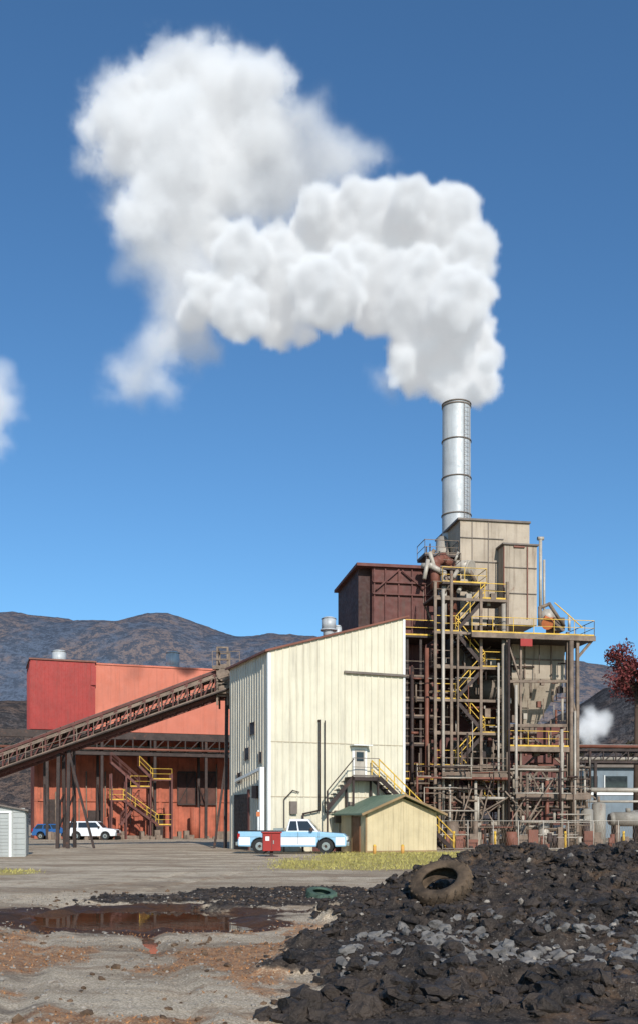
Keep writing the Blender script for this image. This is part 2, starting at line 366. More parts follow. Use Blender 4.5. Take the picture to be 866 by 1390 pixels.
rt=g.part('tower_rust_stiffeners',redtrim)
for px in(683,715,): rt.pbox(px,742,px+1.2,840,3.08,3.19)
rt.pbox(697,741,712,743,3.08,3.19)
for py in(730,762,800): cap.pbox(624.5,py,683,py+1.,4.42,4.49)
for py in(770,805): cap.pbox(684.5,py,728,py+1.,3.12,3.19)
for px in (640,662): cap.pbox(px,708,px+.8,848,4.43,4.498)
lp=g.part('light_pipes',lpipe)
lp.cyl(h(733,733,6),h(733,850,6),.12); lp.cyl(h(738,760,6),h(738,850,6),.09)
lp.cyl(h(729,731,6),h(737,731,6),.14)
hp=g.part('hoppers',steel); gh=g.part('hopper_casing',greytow)
a=h(694,866,1.5); b=h(766,922,1.5); gh.box(a.x,b.x,1.5,7,b.z,a.z)
m=(a.x+b.x)/2
zb=h(730,985,2.5).z
gh.frus((m-.45,m+.45,3,4,zb),(a.x+.001,b.x-.001,1.501,6.9,b.z-.002))
hp.cyl((m,3.5,zb-1.2),(m,3.5,zb),.28); hp.box(m-.5,m+.5,3,4,zb-.5,zb-.1)
for px in(712,748): q=h(px,872,1.4); hp.box(q.x-.04,q.x+.04,1.4,1.495,b.z,a.z)
q=h(730,895,1.4); hp.box(a.x,b.x,1.42,1.49,q.z-.05,q.z+.05)
dk_=g.part('rust_ducts',redtrim)
dk_.pipe([h(590,800,3),h(590,764,3),h(600,758,3.5),h(610,766,4),h(614,850,4)],.36,14)
lp.pipe([h(572,768,3),h(584,768,2.6),h(602,778,2.6),h(602,850,2.6)],.2,12)
lp.pipe([h(600,735,8),h(600,770,6),h(640,770,4)],.5,14)
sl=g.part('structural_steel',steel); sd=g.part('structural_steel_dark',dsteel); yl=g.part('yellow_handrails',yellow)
def col(px,y0,y1,v,w=.2,P=sl): 
    a=h(px,y0,v); b=h(px,y1,v); P.beam((a.x,v,max(0,b.z)),(a.x,v,a.z),w)
for px,y0 in((590,790),(612,775),(652,800),(688,790)):
    for v in(0.,2.6): col(px,y0,1160,v,.18)
for px in(688,706,770,783): 
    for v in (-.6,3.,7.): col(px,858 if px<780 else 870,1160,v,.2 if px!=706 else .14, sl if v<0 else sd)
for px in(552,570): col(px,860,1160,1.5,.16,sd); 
lv=[812,858,905,950,995,1040,1082]
for i,py in enumerate(lv):
    for v in(0.,2.6):
        a=h(588,py,v); b=h(690,py,v); sl.beam((a.x,v,a.z),(b.x,v,a.z),.12,.18)
    z=h(640,py,0).z
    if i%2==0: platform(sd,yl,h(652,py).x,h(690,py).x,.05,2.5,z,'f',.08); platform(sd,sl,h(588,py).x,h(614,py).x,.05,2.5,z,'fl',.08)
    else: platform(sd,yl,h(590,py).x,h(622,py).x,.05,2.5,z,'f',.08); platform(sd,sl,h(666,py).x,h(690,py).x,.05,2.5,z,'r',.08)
    if i<len(lv)-1:
        z2=h(640,lv[i+1],0).z
        ua=h(658,py).x; ub_=h(618,py).x
        if i%2==0: stairs(sd,yl,(ub_,.1,z2),(ua,.1,z),.85,True)
        else: stairs(sd,yl,(ua,.1,z2),(ub_,.1,z),.85,True)
        a=h(690,py,-.0).x; b=h(652,py).x
        if i%2: sl.beam((a,2.6,z),(b,2.6,z2),.1)
        else: sl.beam((h(590,py).x,2.6,z),(h(612,py).x,2.6,z2),.1)
for (x0,x1,py,v,P) in((576,622,752,4.5,sl),(600,660,790,2.,yl),(596,625,770,3.,sl)):
    platform(sd,P,h(x0,py,v).x,h(x1,py,v).x,v,v+2,h(x0,py,v).z,'flr',.12)
for px in(578,583,596,606,618,628): col(px,735+random.random()*20,800,4.6,.08,sd)
for py,x0,x1,v0,v1,rl,P in((858,640,806,-.8,8,'fr',yl),(1013,688,772,-.8,2,'fr',yl),(1050,600,690,-.9,-.0,'f',sl),(1078,700,800,-1.2,.5,'fr',sl)):
    a=h(x0,py,v0); b=h(x1,py,v0); sd.box(a.x,b.x,v0,v1,a.z-.28,a.z-.05)
    sl.box(a.x-.05,b.x+.05,v0-.12,v0-.002,a.z-.34,a.z)
    rail(P,(a.x,v0,a.z),(b.x,v0,a.z)) 
    if 'r' in rl: rail(sl,(b.x,v0,a.z),(b.x,v1,a.z))
for (x0,y0,x1,y1,v,w) in((806,866,784,892,-.6,.16),(690,925,768,925,-.6,.18),(690,985,770,985,-.6,.2),(690,1045,784,1045,-.6,.18),(690,1100,784,1100,-.6,.16),
    (690,1045,730,1100,-.62,.12),(730,1045,690,1100,-.64,.12),(735,1048,770,1100,-.62,.12),(772,925,784,985,-.6,.1),(688,870,706,925,-.6,.1),(706,985,770,1045,3,.14),(770,985,706,1045,3,.14)):
    sl.beam(h(x0,y0,v),h(x1,y1,v),w)
for py in(862,918,948,972,1010,1058):
    a=h(546,py,1.2); b=h(592,py,1.2); sd.box(a.x,b.x,1.2,3.9,a.z-.12,a.z); 
    if py in(862,1058): rail(yl,(a.x,1.2,a.z),(b.x,1.2,a.z))
    else: rail(sl,(a.x,1.2,a.z),(b.x,1.2,a.z))
og=g.part('orange_drum',orange); og.cyl(h(742,847,1),h(752,845,3),.4); og.cyl(h(738,838,2),h(762,850,2),.16)
lp.ball(h(742,838,3),.6,14,8); sl.pbox(752,838,766,856,1,2.5); lp.cyl(h(772,856,2),h(772,836,2),.1)
sl.pipe([h(732,850,0),h(732,825,0),h(745,820,0),h(765,850,.5)],.12)
yl.beam(h(768,832,0),h(790,852,0),.06); yl.beam(h(752,818,0),h(768,832,0),.06)
g.part('red_panel',redbox).pbox(706,867,722,877,-1.05,-.93)
pr=random.Random(3); mats=[lp,sl,sd,dk_,g.part('insulated_pipes',M('insulation_jacket',c(158,148,134),.6,var=.2,streak=.5)),sl]
for px,y0,y1,v,r,mi in((601,800,1150,-.25,.11,0),(596,1060,1150,-.5,.1,1),(621,860,1150,-.2,.07,1),(683,820,1150,-.3,.14,4),(676,900,1150,-.35,.08,0),(559,905,1150,.9,.12,2),(579,880,1150,1.,.15,3),(700,930,1150,-.9,.1,0),(775,870,1150,-.9,.15,1),(762,990,1150,-1.0,.1,4),(780,965,1150,-1.2,.07,0),(610,1065,1150,-1.,.08,0),(645,1060,1150,-.9,.1,4),(629,1075,1150,-1.2,.06,1),(715,1050,1150,-1.3,.1,1),(742,1060,1150,-1.2,.13,3),(690,868,1150,-1.,.09,2)):
    a=h(px,y0,v); b=h(px,y1,v); mats[mi].cyl((a.x,v,max(0,b.z)),(a.x,v,a.z),r)
for k in range(170):
    x0=pr.uniform(552,775); L=pr.uniform(10,80); x1=min(800,x0+L); py=pr.uniform(1035,1140)
    v=pr.uniform(-2.2,2.5); r=pr.choice([.03,.04,.05,.07,.1]); P=pr.choice(mats)
    a=h(x0,py,v); b=Vector((h(x1,py,v).x,v,a.z)); t=pr.random()
    if t<.35: P.pipe([(a.x,v,max(0,a.z-pr.uniform(.5,2.5))),a,b],r,8)
    elif t<.7: P.pipe([a,b,(b.x,v,a.z+pr.uniform(.4,3))],r,8)
    else: P.pipe([a,b,(b.x,v+pr.uniform(1,3),b.z)],r,8)
for k in range(30):
    x0=pr.uniform(600,770); y0=pr.uniform(1050,1100); v=pr.uniform(-2,1); a=h(x0,y0,v); sl.beam(a,(a.x+pr.uniform(-2,2),v,max(0,a.z-pr.uniform(1,3))),.08)
for k in range(150):
    x0=pr.uniform(555,770); py=pr.uniform(900,1100); v=pr.uniform(-.3,3)
    r=pr.choice([.025,.03,.04,.06,.09]); P=pr.choice(mats); a=h(x0,py,v)
    if pr.random()<.6: P.cyl((a.x,v,a.z),(a.x,v,a.z+pr.uniform(.6,2.)),r,n=8)
    else: P.cyl((a.x,v,a.z),(a.x+pr.uniform(.4,min(2.,.4+(790-x0)*.02)),v,a.z),r,n=8)
for k in range(60):
    px=pr.uniform(556,800); v=pr.uniform(-2.,2.5); zz=pr.uniform(0,3.); a=h(px,1100,v); s1=pr.uniform(.15,.6)
    P=pr.choice(mats); 
    if pr.random()<.5: P.box(a.x,a.x+s1,v,v+s1,0,zz*.6+.3)
    else: P.cyl((a.x,v,0),(a.x,v,zz*.5+.3),s1*.7)
for k in range(60):
    px=pr.uniform(590,765); py=pr.uniform(810 if px<680 else 880,1050); v=pr.uniform(-.1,3); a=h(px,py,v); s1=pr.uniform(.1,.42)
    pr.choice(mats).box(a.x,a.x+s1,v,v+s1,a.z,a.z+s1*1.5)
for k in range(24):
    px=pr.uniform(580,640); py=pr.uniform(745,800); v=pr.uniform(2,5); a=h(px,py,v); P=pr.choice(mats)
    P.cyl(a,(a.x+pr.uniform(-.8,.8),v+pr.uniform(-.5,.5),a.z-pr.uniform(.4,1.6)),pr.choice([.05,.09,.15]),n=8)
v_=g.part('steam_drum',M('drum_paint',c(130,118,106),.6,var=.2,streak=.5,rust=.3))
v_.cyl(h(620,935,4),h(684,935,4),1.0,n=20); v_.cyl(h(610,1020,4),h(680,1020,4),.8,n=20)
v_.pbox(612,855,684,905,3.6,6)
bk=g.part('rear_casing',brownwall); bk.pbox(596,860,684,1100,6.5,10); bk.pbox(690,985,768,1120,8,10)
g.done()
# STACK
fs=Frame(619,75,0); g=Group('smokestack',fs); sk=g.part('shaft',galv); rg=g.part('ring_flanges',roofgrey)
zt_=fs.hit(619,550)[2]; r=19*75/F; 
NS=9
zz=np.linspace(8,zt_,NS+1)
for i in range(NS):
    r0=r*(1.07-.07*i/NS); r1=r*(1.07-.07*(i+1)/NS); sk.cyl((0,0,zz[i]),(0,0,zz[i+1]),r0,r1,n=40,cap=False)
    rg.cyl((0,0,zz[i+1]-.05),(0,0,zz[i+1]+.03),r1+.06,n=40)
rg.cyl((0,0,zt_-.24),(0,0,zt_-.14),r+.05,n=40)
ld=g.part('ladder',roofgrey)
for x in(-.18,.18): ld.beam((.62+x,-r*.97-.1,10),(.62+x,-r*.97-.02,zt_-.2),.03)
for i in range(70): z=10.+i*.33; ld.beam((.44,-r*.97-.1,z),(.8,-r*.97-.1,z),.02) if z<zt_-.3 else None
g.part('breeching',roofgrey).cyl((0,0,0),(0,0,9),r*1.2,n=32)
g.done()
# ================= RIGHT SIDE =================
fx=Frame(784,84,6); g=Group('pipe_rack',fx); h2=lambda px,py,v=0.:Vector(fx.hit(px,py,v))
P1=g.part('rack_frame',dsteel); P2=g.part('rack_pipes',lpipe); P3=g.part('rack_rust_pipes',redtrim)
for py in(1018,1034):
    a=h2(778,py); b=h2(1100,py); 
    for v in(0,2): P1.beam((a.x,v,a.z),(b.x,v,a.z),.18)
a=h2(778,1018).z; b=h2(778,1034).z
for k in range(18):
    u=k*1.1; P1.beam((u,0,b),(u,0,a),.09); P1.beam((u,0,b),(u+1.1,0,a),.07)
for k in range(4):
    u=k*6.2+1.5; P1.beam((u,0,0),(u,0,b),.22); P1.beam((u,2,0),(u,2,b),.22)
for i,(dz,v,r) in enumerate(((.3,.5,.16),(.35,1.,.2),(.3,1.5,.12),(1.35,.6,.14),(1.4,1.2,.18))): (P3 if i%2 else P2).cyl((-.5,v,b+dz),(22,v,b+dz),r)
P2.cyl(h2(782,1072,-1),h2(1000,1074,-1),.2); P2.cyl(h2(782,1088,-1),h2(1000,1088,-1),.1)
g.done()
fy=Frame(780,105,3); g=Group('blue_grey_warehouse',fy); q=fy.hit(780,1038); u1=fy.hit(1100,1038)[0]
g.part('walls',bluegrey).box(-1.5,u1,0,14,0,q[2]-.3); g.part('roof',roofgrey).box(-2,u1+.3,-.6,14.5,q[2]-.3,q[2]+.1)
for k in range(9): g.part('windows',glass).box(k*3.2,k*3.2+2.4,-.05,-.002,q[2]-2.4,q[2]-1.2); g.part('window_frames',white).box(k*3.2-.1,k*3.2-.01,-.1,-.003,q[2]-2.5,q[2]-1.1)
g.part('dock_band',white).box(-1.5,u1,-.12,-.056,q[2]-3.2,q[2]-2.8)
g.done()
tankm=M('grey_tank_paint',c(140,134,124),.6,var=.2,streak=.5,rust=.3)
for i,(px,py,dd,r,L) in enumerate(((852,1112,76,.55,3.0),(888,1110,78,.6,4))):
    ft=Frame(px,dd,4); g=Group('horizontal_storage_tank',ft); q=ft.hit(px,py)
    t=g.part('shell',tankm); t.cyl((-L/2+.3,0,q[2]),(L/2,0,q[2]),r,n=24); t.cyl((-L/2,0,q[2]),(-L/2+.3,0,q[2]),r*.75,r,n=24)
    for u in(-L/3,L/3): g.part('saddles',steel).box(u-.15,u+.15,-.5,.5,0,q[2]-r*.8)
    t.cyl((0,0,q[2]+r*.9),(0,0,q[2]+r+.3),.2); g.done()
for px,py,dd,r in ((812,1092,73,.5),(796,1100,68,.42)):
    ft=Frame(px,dd,0); g=Group('vertical_process_tank',ft); z=ft.hit(px,py)[2]; g.part('shell',tankm).cyl((0,0,0),(0,0,z),r,n=24); g.part('dome',tankm).ball((0,0,z),r*.99,16,8,.35)
    g.part('nozzle',steel).cyl((0,0,z+.1),(0,0,z+.6),.1); g.done()
ff=Frame(600,58,4); g=Group('chain_link_fence',ff); fp_=g.part('rails_and_posts',lpipe); fw=g.part('wire_mesh',steel)
for k in range(13):
    u=k*1.5; fp_.cyl((u,0,0),(u,0,1.75),.03,n=8)
for z in(.1,1.72): fp_.cyl((0,0,z),(18,0,z),.02,n=8)
for k in range(120): fw.beam((k*.15,.03,.02),(k*.15+.5,.03,1.7),.007); fw.beam((k*.15+.5,.04,.02),(k*.15,.04,1.7),.007)
g.done()
fj=Frame(600,60,4); g=Group('pipe_yard_clutter',fj); cm_=[g.part('drums',redtrim),g.part('crates',steel),g.part('dark_fittings',dsteel),g.part('yellow_posts',yellow)]
for k in range(70):
    u=pr.uniform(0,17); v=pr.uniform(0,4); P=pr.choice(cm_[:3]); s1=pr.uniform(.1,.32)
    if pr.random()<.5: P.cyl((u,v,0),(u,v,s1*3),s1*.5,n=12)
    else: P.box(u,u+s1*2,v,v+s1,0,s1*pr.uniform(1,4))
for u in(.6,3.1,7.4,11.,14.): cm_[3].cyl((u,-.5,0),(u,-.5,1.1),.07)
g.done()
# ================= SHED (tan) =================
fs2=Frame(496,52.5,21); g=Group('tan_pump_shed',fs2); q=fs2.hit(592,1098); Wd=q[0]; ze=2.15; zp=fs2.hit(545,1080)[2]; D=3.4
g.part('walls',tan).prism([(0,0),(Wd,0),(Wd,ze),(Wd/2,zp-.12),(0,ze)],0,D)
k=0
while k*.3<Wd-.1: 
    u=k*.3+.1; z=ze+(zp-.12-ze)*(1-abs(u-Wd/2)/(Wd/2)); g.part('battens',tan).box(u,u+.03,-.015,-.001,.05,z-.05); k+=1
rf=g.part('roof',green)
for (ua,za,ub2,zb2) in((-.42,ze-.14,Wd/2,zp),(Wd/2+.002,zp,Wd+.42,ze-.14)):
    rf.add([(ua,-.45,za),(ub2,-.45,zb2),(ub2,D+.45,zb2),(ua,D+.45,za),(ua,-.45,za+.09),(ub2,-.45,zb2+.09),(ub2,D+.45,zb2+.09),(ua,D+.45,za+.09)],[(0,1,2,3),(4,7,6,5),(0,4,5,1),(1,5,6,2),(2,6,7,3),(3,7,4,0)])
fa=g.part('fascia',tan2); fa.beam((-.42,-.47,ze-.12),(Wd/2,-.47,zp+.02),.035,.12); fa.beam((Wd/2,-.47,zp+.02),(Wd+.42,-.47,ze-.12),.035,.12)
g.part('door',M('brown_door',c(120,84,60),.7)).box(-.06,-.002,.7,1.7,0,1.95); g.part('door_trim',tan2).box(-.08,-.003,1.72,1.84,0,2.0)
g.part('base_stain',tan2).box(-.02,Wd+.02,-.03,-.0155,0,.12)
g.part('corner_boards',tan2).box(-.03,.06,-.04,-.0155,.13,ze); g.done()
for px in(508,546):
    f_=Frame(px,50.5,0); g=Group('yellow_bollard',f_); g.part('post',M('faded_orange',c(200,150,80),.6)).cyl((0,0,0),(0,0,.42),.09); g.part('cap',yellow).ball((0,0,.42),.09); g.done()
# ================= GREY SHED LEFT =================
f3=Frame(35,47,14); g=Group('grey_metal_storage_shed',f3); z=f3.hit(30,1100)[2]; zp=f3.hit(12,1088)[2]
W3=4.4; g.part('walls',gshed).prism([(-W3,0),(0,0),(0,z),(-W3/2,zp-.05),(-W3,z)],0,3.2)
for k in range(12): g.part('wall_ribs',gshed).box(.001,.03,.1+k*.27,.2+k*.27,.02,z-.04)
for k in range(9): g.part('clapboard',gshed).box(-.55,-.02,-.03,-.002,.1+k*.25,.3+k*.25)
rf=g.part('roof',roofgrey)
rf.add([(-W3/2,-.2,zp),(.15,-.2,z-.05),(.15,3.4,z-.05),(-W3/2,3.4,zp),(-W3/2,-.2,zp+.07),(.15,-.2,z+.03),(.15,3.4,z+.03),(-W3/2,3.4,zp+.07)],[(0,1,2,3),(4,7,6,5),(0,4,5,1),(1,5,6,2),(2,6,7,3),(3,7,4,0)])
rf.add([(-W3-.15,-.2,z-.05),(-W3/2,-.2,zp),(-W3/2,3.4,zp),(-W3-.15,3.4,z-.05),(-W3-.15,-.2,z+.03),(-W3/2,-.2,zp+.07),(-W3/2,3.4,zp+.07),(-W3-.15,3.4,z+.03)],[(0,1,2,3),(4,7,6,5),(0,4,5,1),(1,5,6,2),(2,6,7,3),(3,7,4,0)])
d=g.part('roll_up_door',gshed); d.box(-3.3,-.75,-.05,-.003,0,1.95)
for k in range(12): d.box(-3.28,-.77,-.075,-.0505,.05+k*.16,.14+k*.16)
g.part('door_frame',white).box(-.74,-.62,-.08,-.004,0,2.05); g.part('door_header',white).box(-3.3,-.62,-.08,-.004,2.06,2.16); g.done()
# ================= VEHICLES =================
class VFrame:
    def __init__(s,x,y,ang,sc=1.): s.o=Vector((x,y,0)); a=math.radians(ang); s.u=Vector((math.cos(a),math.sin(a),0))*sc; s.v=Vector((-math.sin(a),math.cos(a),0))*sc; s.sc=sc
    def w(s,p): return s.o+s.u*p[0]+s.v*p[1]+Vector((0,0,p[2]*s.sc))
def arch(cx,r,z0,n=9): return [(cx+r*math.cos(t),z0+r*math.sin(t)) for t in np.linspace(0,math.pi,n)]
def vehicle(name,x,y,ang,paint,paint2,wb0,wb1,prof,hw,cabs,wins,wr=.37,bed=None,L=(0,5)):
    f=VFrame(x,y,ang); g=Group(name,f)
    body=g.part('body',paint,.045)
    low=[(L[0]+.02,.38)]+list(reversed(arch(wb0,wr+.09,.36)))+list(reversed(arch(wb1,wr+.09,.36)))+[(L[1]-.03,.38)]
    body.prism(low+prof,-hw,hw)
    g.part('wheel_wells',black).box(wb0-.5,wb0+.5,-hw+.22,hw-.22,.3,.85); g.part('wheel_wells',black).box(wb1-.5,wb1+.5,-hw+.22,hw-.22,.3,.85)
    if paint2:
        for sg in(-1,1):
            v0,v1=sorted((sg*(hw+.003),sg*(hw+.012)))
            for (a,b) in((L[0]+.06,wb0-wr-.11),(wb0+wr+.11,wb1-wr-.11),(wb1+wr+.11,L[1]-.08)): g.part('two_tone_panel',paint2).box(a,b,v0,v1,.45,.86)
            g.part('side_moulding',chrome).box(L[0]+.06,L[1]-.1,v0,v1,.865,.885)
    cab=g.part('cab',paint if not paint2 else paint2,.03); gl=g.part('windows',glass)
    for (b0,b1,t0,t1,z0,z1) in cabs:
        ht=hw-.17; hb=hw-.03
        vs=[(b0,-hb,z0),(b1,-hb,z0),(b1,hb,z0),(b0,hb,z0),(t0,-ht,z1),(t1,-ht,z1),(t1,ht,z1),(t0,ht,z1)]
        cab.add(vs,[(0,3,2,1),(4,5,6,7),(0,1,5,4),(1,2,6,5),(2,3,7,6),(3,0,4,7)])
        def bil(sa,t,sg):
            xb=b0+(b1-b0)*sa; xt=t0+(t1-t0)*sa; v=hb+(ht-hb)*t
            return (xb+(xt-xb)*t,sg*(v+.012),z0+(z1-z0)*t)
        for (s0,s1) in wins:
            for sg in(-1,1): gl.add([bil(s0,.1,sg),bil(s1,.1,sg),bil(s1,.84,sg),bil(s0,.84,sg)],[(0,1,2,3)])
        for (bx,tx,off) in((b1,t1,.012),(b0,t0,-.012)):
            def q(vv,t): return (bx+(tx-bx)*t+off,vv*((hb-.1)+(ht-hb)*t),z0+(z1-z0)*t)
            gl.add([q(-1,.12),q(1,.12),q(1,.88),q(-1,.88)],[(0,1,2,3)])
    ty=g.part('tires',black); hb_=g.part('hubcaps',chrome)
    for wx in(wb0,wb1):
        for sg in(-1,1):
            ty.cyl((wx,sg*(hw-.26),wr),(wx,sg*(hw-.01),wr),wr,n=28); hb_.cyl((wx,sg*(hw-.02),wr),(wx,sg*(hw+.012),wr),wr*.55,n=20); g.part('hub_centres',dsteel).cyl((wx,sg*(hw),wr),(wx,sg*(hw+.03),wr),wr*.2,n=12)
    bp=g.part('bumpers',chrome,.02); bp.box(L[0]-.12,L[0]+.01,-hw+.05,hw-.05,.42,.62); bp.box(L[1]-.02,L[1]+.13,-hw+.03,hw-.03,.4,.62)
    g.part('grille',dsteel).box(L[1]-.01,L[1]+.03,-.55,.55,.66,.92)
    for sg in(-1,1):
        v0,v1=sorted((sg*(hw-.3),sg*(hw-.06))); g.part('headlights',white).box(L[1]-.02,L[1]+.035,v0,v1,.7,.9)
        v0,v1=sorted((sg*(hw-.12),sg*(hw+.006))); g.part('tail_lights',redlight).box(L[0]-.012,L[0]+.12,v0,v1,.78,1.05)
        v0,v1=sorted((sg*(hw+.013),sg*(hw+.02)))
        for (b0,b1,t0,t1,z0,z1) in cabs[:1]:
            mid=b0+(b1-b0)*(wins[0][1]+.012)
            for xx in (mid,b1-.02): g.part('door_seams',dsteel).box(xx,xx+.015,v0,v1,.5,z0)
            g.part('mirrors',dsteel,.02).box(b1-.45,b1-.3,sg*(hw+.1)-.1,sg*(hw+.1)+.1,z0+.03,z0+.22)
    if bed:
        g.part('bed_interior',dsteel).box(bed[0],bed[1],-hw+.1,hw-.1,bed[2]+.003,bed[2]+.012)
        for sg in(-1,1): g.part('bed_rails',black).box(bed[0],bed[1],sg*(hw-.05)-.05,sg*(hw-.05)+.05,bed[2]+.004,bed[2]+.04)
        g.part('tool_box',chrome).box(bed[1]-.55,bed[1]-.05,-hw+.1,hw-.1,bed[2]+.013,bed[2]+.17)
    return g
tx=(400-433)/F*52.5
gx=vehicle('pickup_truck',tx-2.85,52.6,-4,bluepaint,whitecar,1.15,4.55,[(5.62,.62),(5.6,.9),(5.45,1.04),(4.1,1.14),(2.45,1.16),(0.02,1.16),(0,.5)],.98,
 [(2.5,4.2,2.68,3.62,1.13,1.8)],[(.06,.36),(.41,.92)],.39,(.1,2.4,1.16),(0,5.62)); gx.done()
sx=(128-433)/F*94
gx=vehicle('white_suv',sx-2.35,94,-3,whitecar,None,.95,3.7,[(4.68,.6),(4.66,.88),(4.5,1.0),(3.55,1.1),(0.05,1.12),(0,.6)],.92,
 [(.05,3.5,.3,2.85,1.08,1.75)],[(.04,.28),(.32,.6),(.64,.93)],.37,None,(0,4.68)); gx.done()
gx=vehicle('blue_hatchback_car',(88-433)/F*97-2.9,97,-3,blue2,None,.85,3.3,[(4.18,.6),(4.16,.82),(4.0,.92),(3.1,1.0),(0.05,1.02),(0,.6)],.85,
 [(.1,3.1,.5,2.4,.98,1.5)],[(.04,.3),(.34,.62),(.66,.93)],.32,None,(0,4.2)); gx.done()
f4=Frame(369,47,6); g=Group('red_utility_cabinet',f4); z0=f4.hit(369,1155)[2]; z1=f4.hit(369,1131)[2]
g.part('body',redbox,.015).box(-.42,.42,-.3,.3,z0,z1); g.part('lid',redbox,.01).box(-.47,.47,-.36,.36,z1+.002,z1+.07)
g.part('door_gap',dsteel).box(-.01,.01,-.306,-.301,z0+.05,z1-.05); g.part('handle',chrome).box(.05,.1,-.33,-.303,(z0+z1)/2-.08,(z0+z1)/2+.08)
g.part('legs',dsteel).box(-.08,.08,-.1,.1,0,z0-.002); g.part('foot',dsteel).box(-.3,.3,-.2,.2,0,.05); g.part('notice',white).box(-.3,-.12,-.307,-.302,z1-.35,z1-.15); g.done()
f4=Frame(351,54,0); g=Group('sign_post',f4); g.part('post',white).cyl((0,0,0),(0,0,2.3),.04); g.part('sign_plate',orange).box(-.1,.1,-.06,-.042,1.95,2.2); g.done()
# ================= GROUND =================
def vnoise(x,y,seed=0):
    xi=np.floor(x).astype(np.int64); yi=np.floor(y).astype(np.int64); fx_=x-xi; fy_=y-yi
    def hsh(a,b):
        n=(a*374761393+b*668265263+seed*1442695041)&0x7fffffff; n=((n^(n>>13))*1274126177)&0x7fffffff; n=n^(n>>16); return (n&0xffff)/65535.
    u=fx_*fx_*(3-2*fx_); v=fy_*fy_*(3-2*fy_)
    return (hsh(xi,yi)*(1-u)+hsh(xi+1,yi)*u)*(1-v)+(hsh(xi,yi+1)*(1-u)+hsh(xi+1,yi+1)*u)*v
def fbm(x,y,s,o=4,seed=0,g_=.5):
    t=0;a=1;n=0
    for i in range(o): t=t+a*vnoise(x*s*2**i+17.3*i,y*s*2**i+9.1*i,seed+i); n+=a; a*=g_
    return t/n
def sst(a,b,x): t=np.clip((x-a)/(b-a),0,1); return t*t*(3-2*t)
YX=[8,10,12,17,21,26]; XL=[-.9,-.8,-.7,-.1,1.0,2.2]
def masks(x,y):
    e=fbm(x,y,.5,4,5)-.5; e2=fbm(x,y,1.6,4,8)-.5
    xl=np.interp(y,YX,XL)
    A=sst(xl,xl+.7,x+2.2*e+1.2*e2); nearY=(1-sst(25,27.5,y+2*e))
    mud=A*nearY
    flat=np.exp(-(((x+.6)/2.6)**2+((y-21.5)/3.2)**2))*1.6+e
    flat2=np.exp(-(((x+3.1)/2.8)**2+((y-20.4)/1.3)**2))*1.3+e
    flat=np.clip(np.maximum(flat,flat2)-.55,0,.3)/.3
    dark=np.maximum(mud,flat*.9*(y>8))
    grass=sst(33,35.5,y+3*e)*(1-sst(52,56,y+2*e))*sst(-2.6,-.6,x+3*e-.12*(y-36))
    gl=sst(.0,.25,np.exp(-(((x+10.6)/2.2)**2+((y-32)/2.5)**2))-.55+e)
    grass=np.maximum(grass,gl)
    rust=(1-sst(14.5,16.8,y+3*e))*sst(-.14,.1,e+.8*e2+.10)*(1-A)
    pud=np.exp(-(((x+3.1)/2.25)**2+((y-17.0)/2.5)**2))+.35*np.exp(-(((x+1.1)/.6)**2+((y-15.4)/.7)**2))
    pud=pud+.5*e+.35*e2
    return A,mud,dark,grass,rust,pud,e,e2
def height(x,y,M_=None):
    A,mud,dark,grass,rust,pud,e,e2=M_ or masks(x,y)
    xl=np.interp(y,YX,XL)
    ridge=sst(14.5,21.5,y)*(1-sst(22.5,26.5,y))*sst(xl+.1,xl+2.9,x)
    hh=.80*ridge*(1+.9*(fbm(x,y,.7,3,21)-.5))+.10*sst(8,14,y)*mud
    l1=1-np.abs(fbm(x,y,1.1,4,31,.6)*2-1); l2=1-np.abs(fbm(x,y,4.,4,41,.6)*2-1); l3=fbm(x,y,11,3,51)
    lumpy=.5+1.2*sst(.35,.65,fbm(x,y,.8,3,91))
    rough=mud*lumpy*(.34*(l1-.6)+.15*(l2-.6)+.09*(l3-.5)); 
    rough=rough*sst(7,10,y)
    hh=hh+rough+ (dark-mud).clip(0,1)*(.14*l2-.03)
    hh=hh+.045*(fbm(x,y,2.5,4,61)-.5)*(y<30)+.07*(fbm(x,y,.5,3,71)-.5)*(y<120)
    for k,off in enumerate((-7.2,-5.6,-3.0,-1.5)):
        cx_=off+(.10 if k<2 else -.12)*(y-8)+.5*np.sin(y*.25); m_=(y<32) if k<2 else (y<15.5)
        hh=hh-.05*np.exp(-((x-cx_)/.16)**2)*m_+.025*np.exp(-((x-cx_-.3)/.12)**2)*m_
    hh=hh-.17*sst(.4,.8,pud)*(1-mud)
    hh=hh+grass*.04*fbm(x,y,2,3,81)
    return hh
xs=np.concatenate([-np.geomspace(3500,12,50)[:-1],np.arange(-12,-5.5,.09),np.arange(-5.5,9.,.04),np.arange(9.,16,.12),np.geomspace(16,3500,50)])
ys=np.concatenate([[-400,-60,-10,0,3,5],np.arange(6.5,24,.045),np.arange(24,60,.22),np.geomspace(60,6000,60)])
X,Y=np.meshgrid(xs,ys); MK=masks(X,Y); Z=height(X,Y,MK)
near=(np.abs(X)<60)&(Y<80)&(Y>0); Z=np.where(near,Z,0.)
V=np.stack([X,Y,Z],-1).reshape(-1,3); nx=len(xs); ny=len(ys)
I=(np.arange(ny-1)[:,None]*nx+np.arange(nx-1)[None,:]).ravel(); Q=np.stack([I,I+1,I+1+nx,I+nx],1)
gm=bpy.data.materials.new('ground_soil'); N=NT(gm)
tc=N.n('ShaderNodeTexCoord').outputs['Object']
at=lambda n_:N.n('ShaderNodeAttribute',attribute_name=n_).outputs['Fac']
mpg=N.n('ShaderNodeMapping'); N.l(tc,mpg.inputs[0]); mpg.inputs['Scale'].default_value=(.35,1.,1.); mpg.inputs['Rotation'].default_value=(0,0,.35)
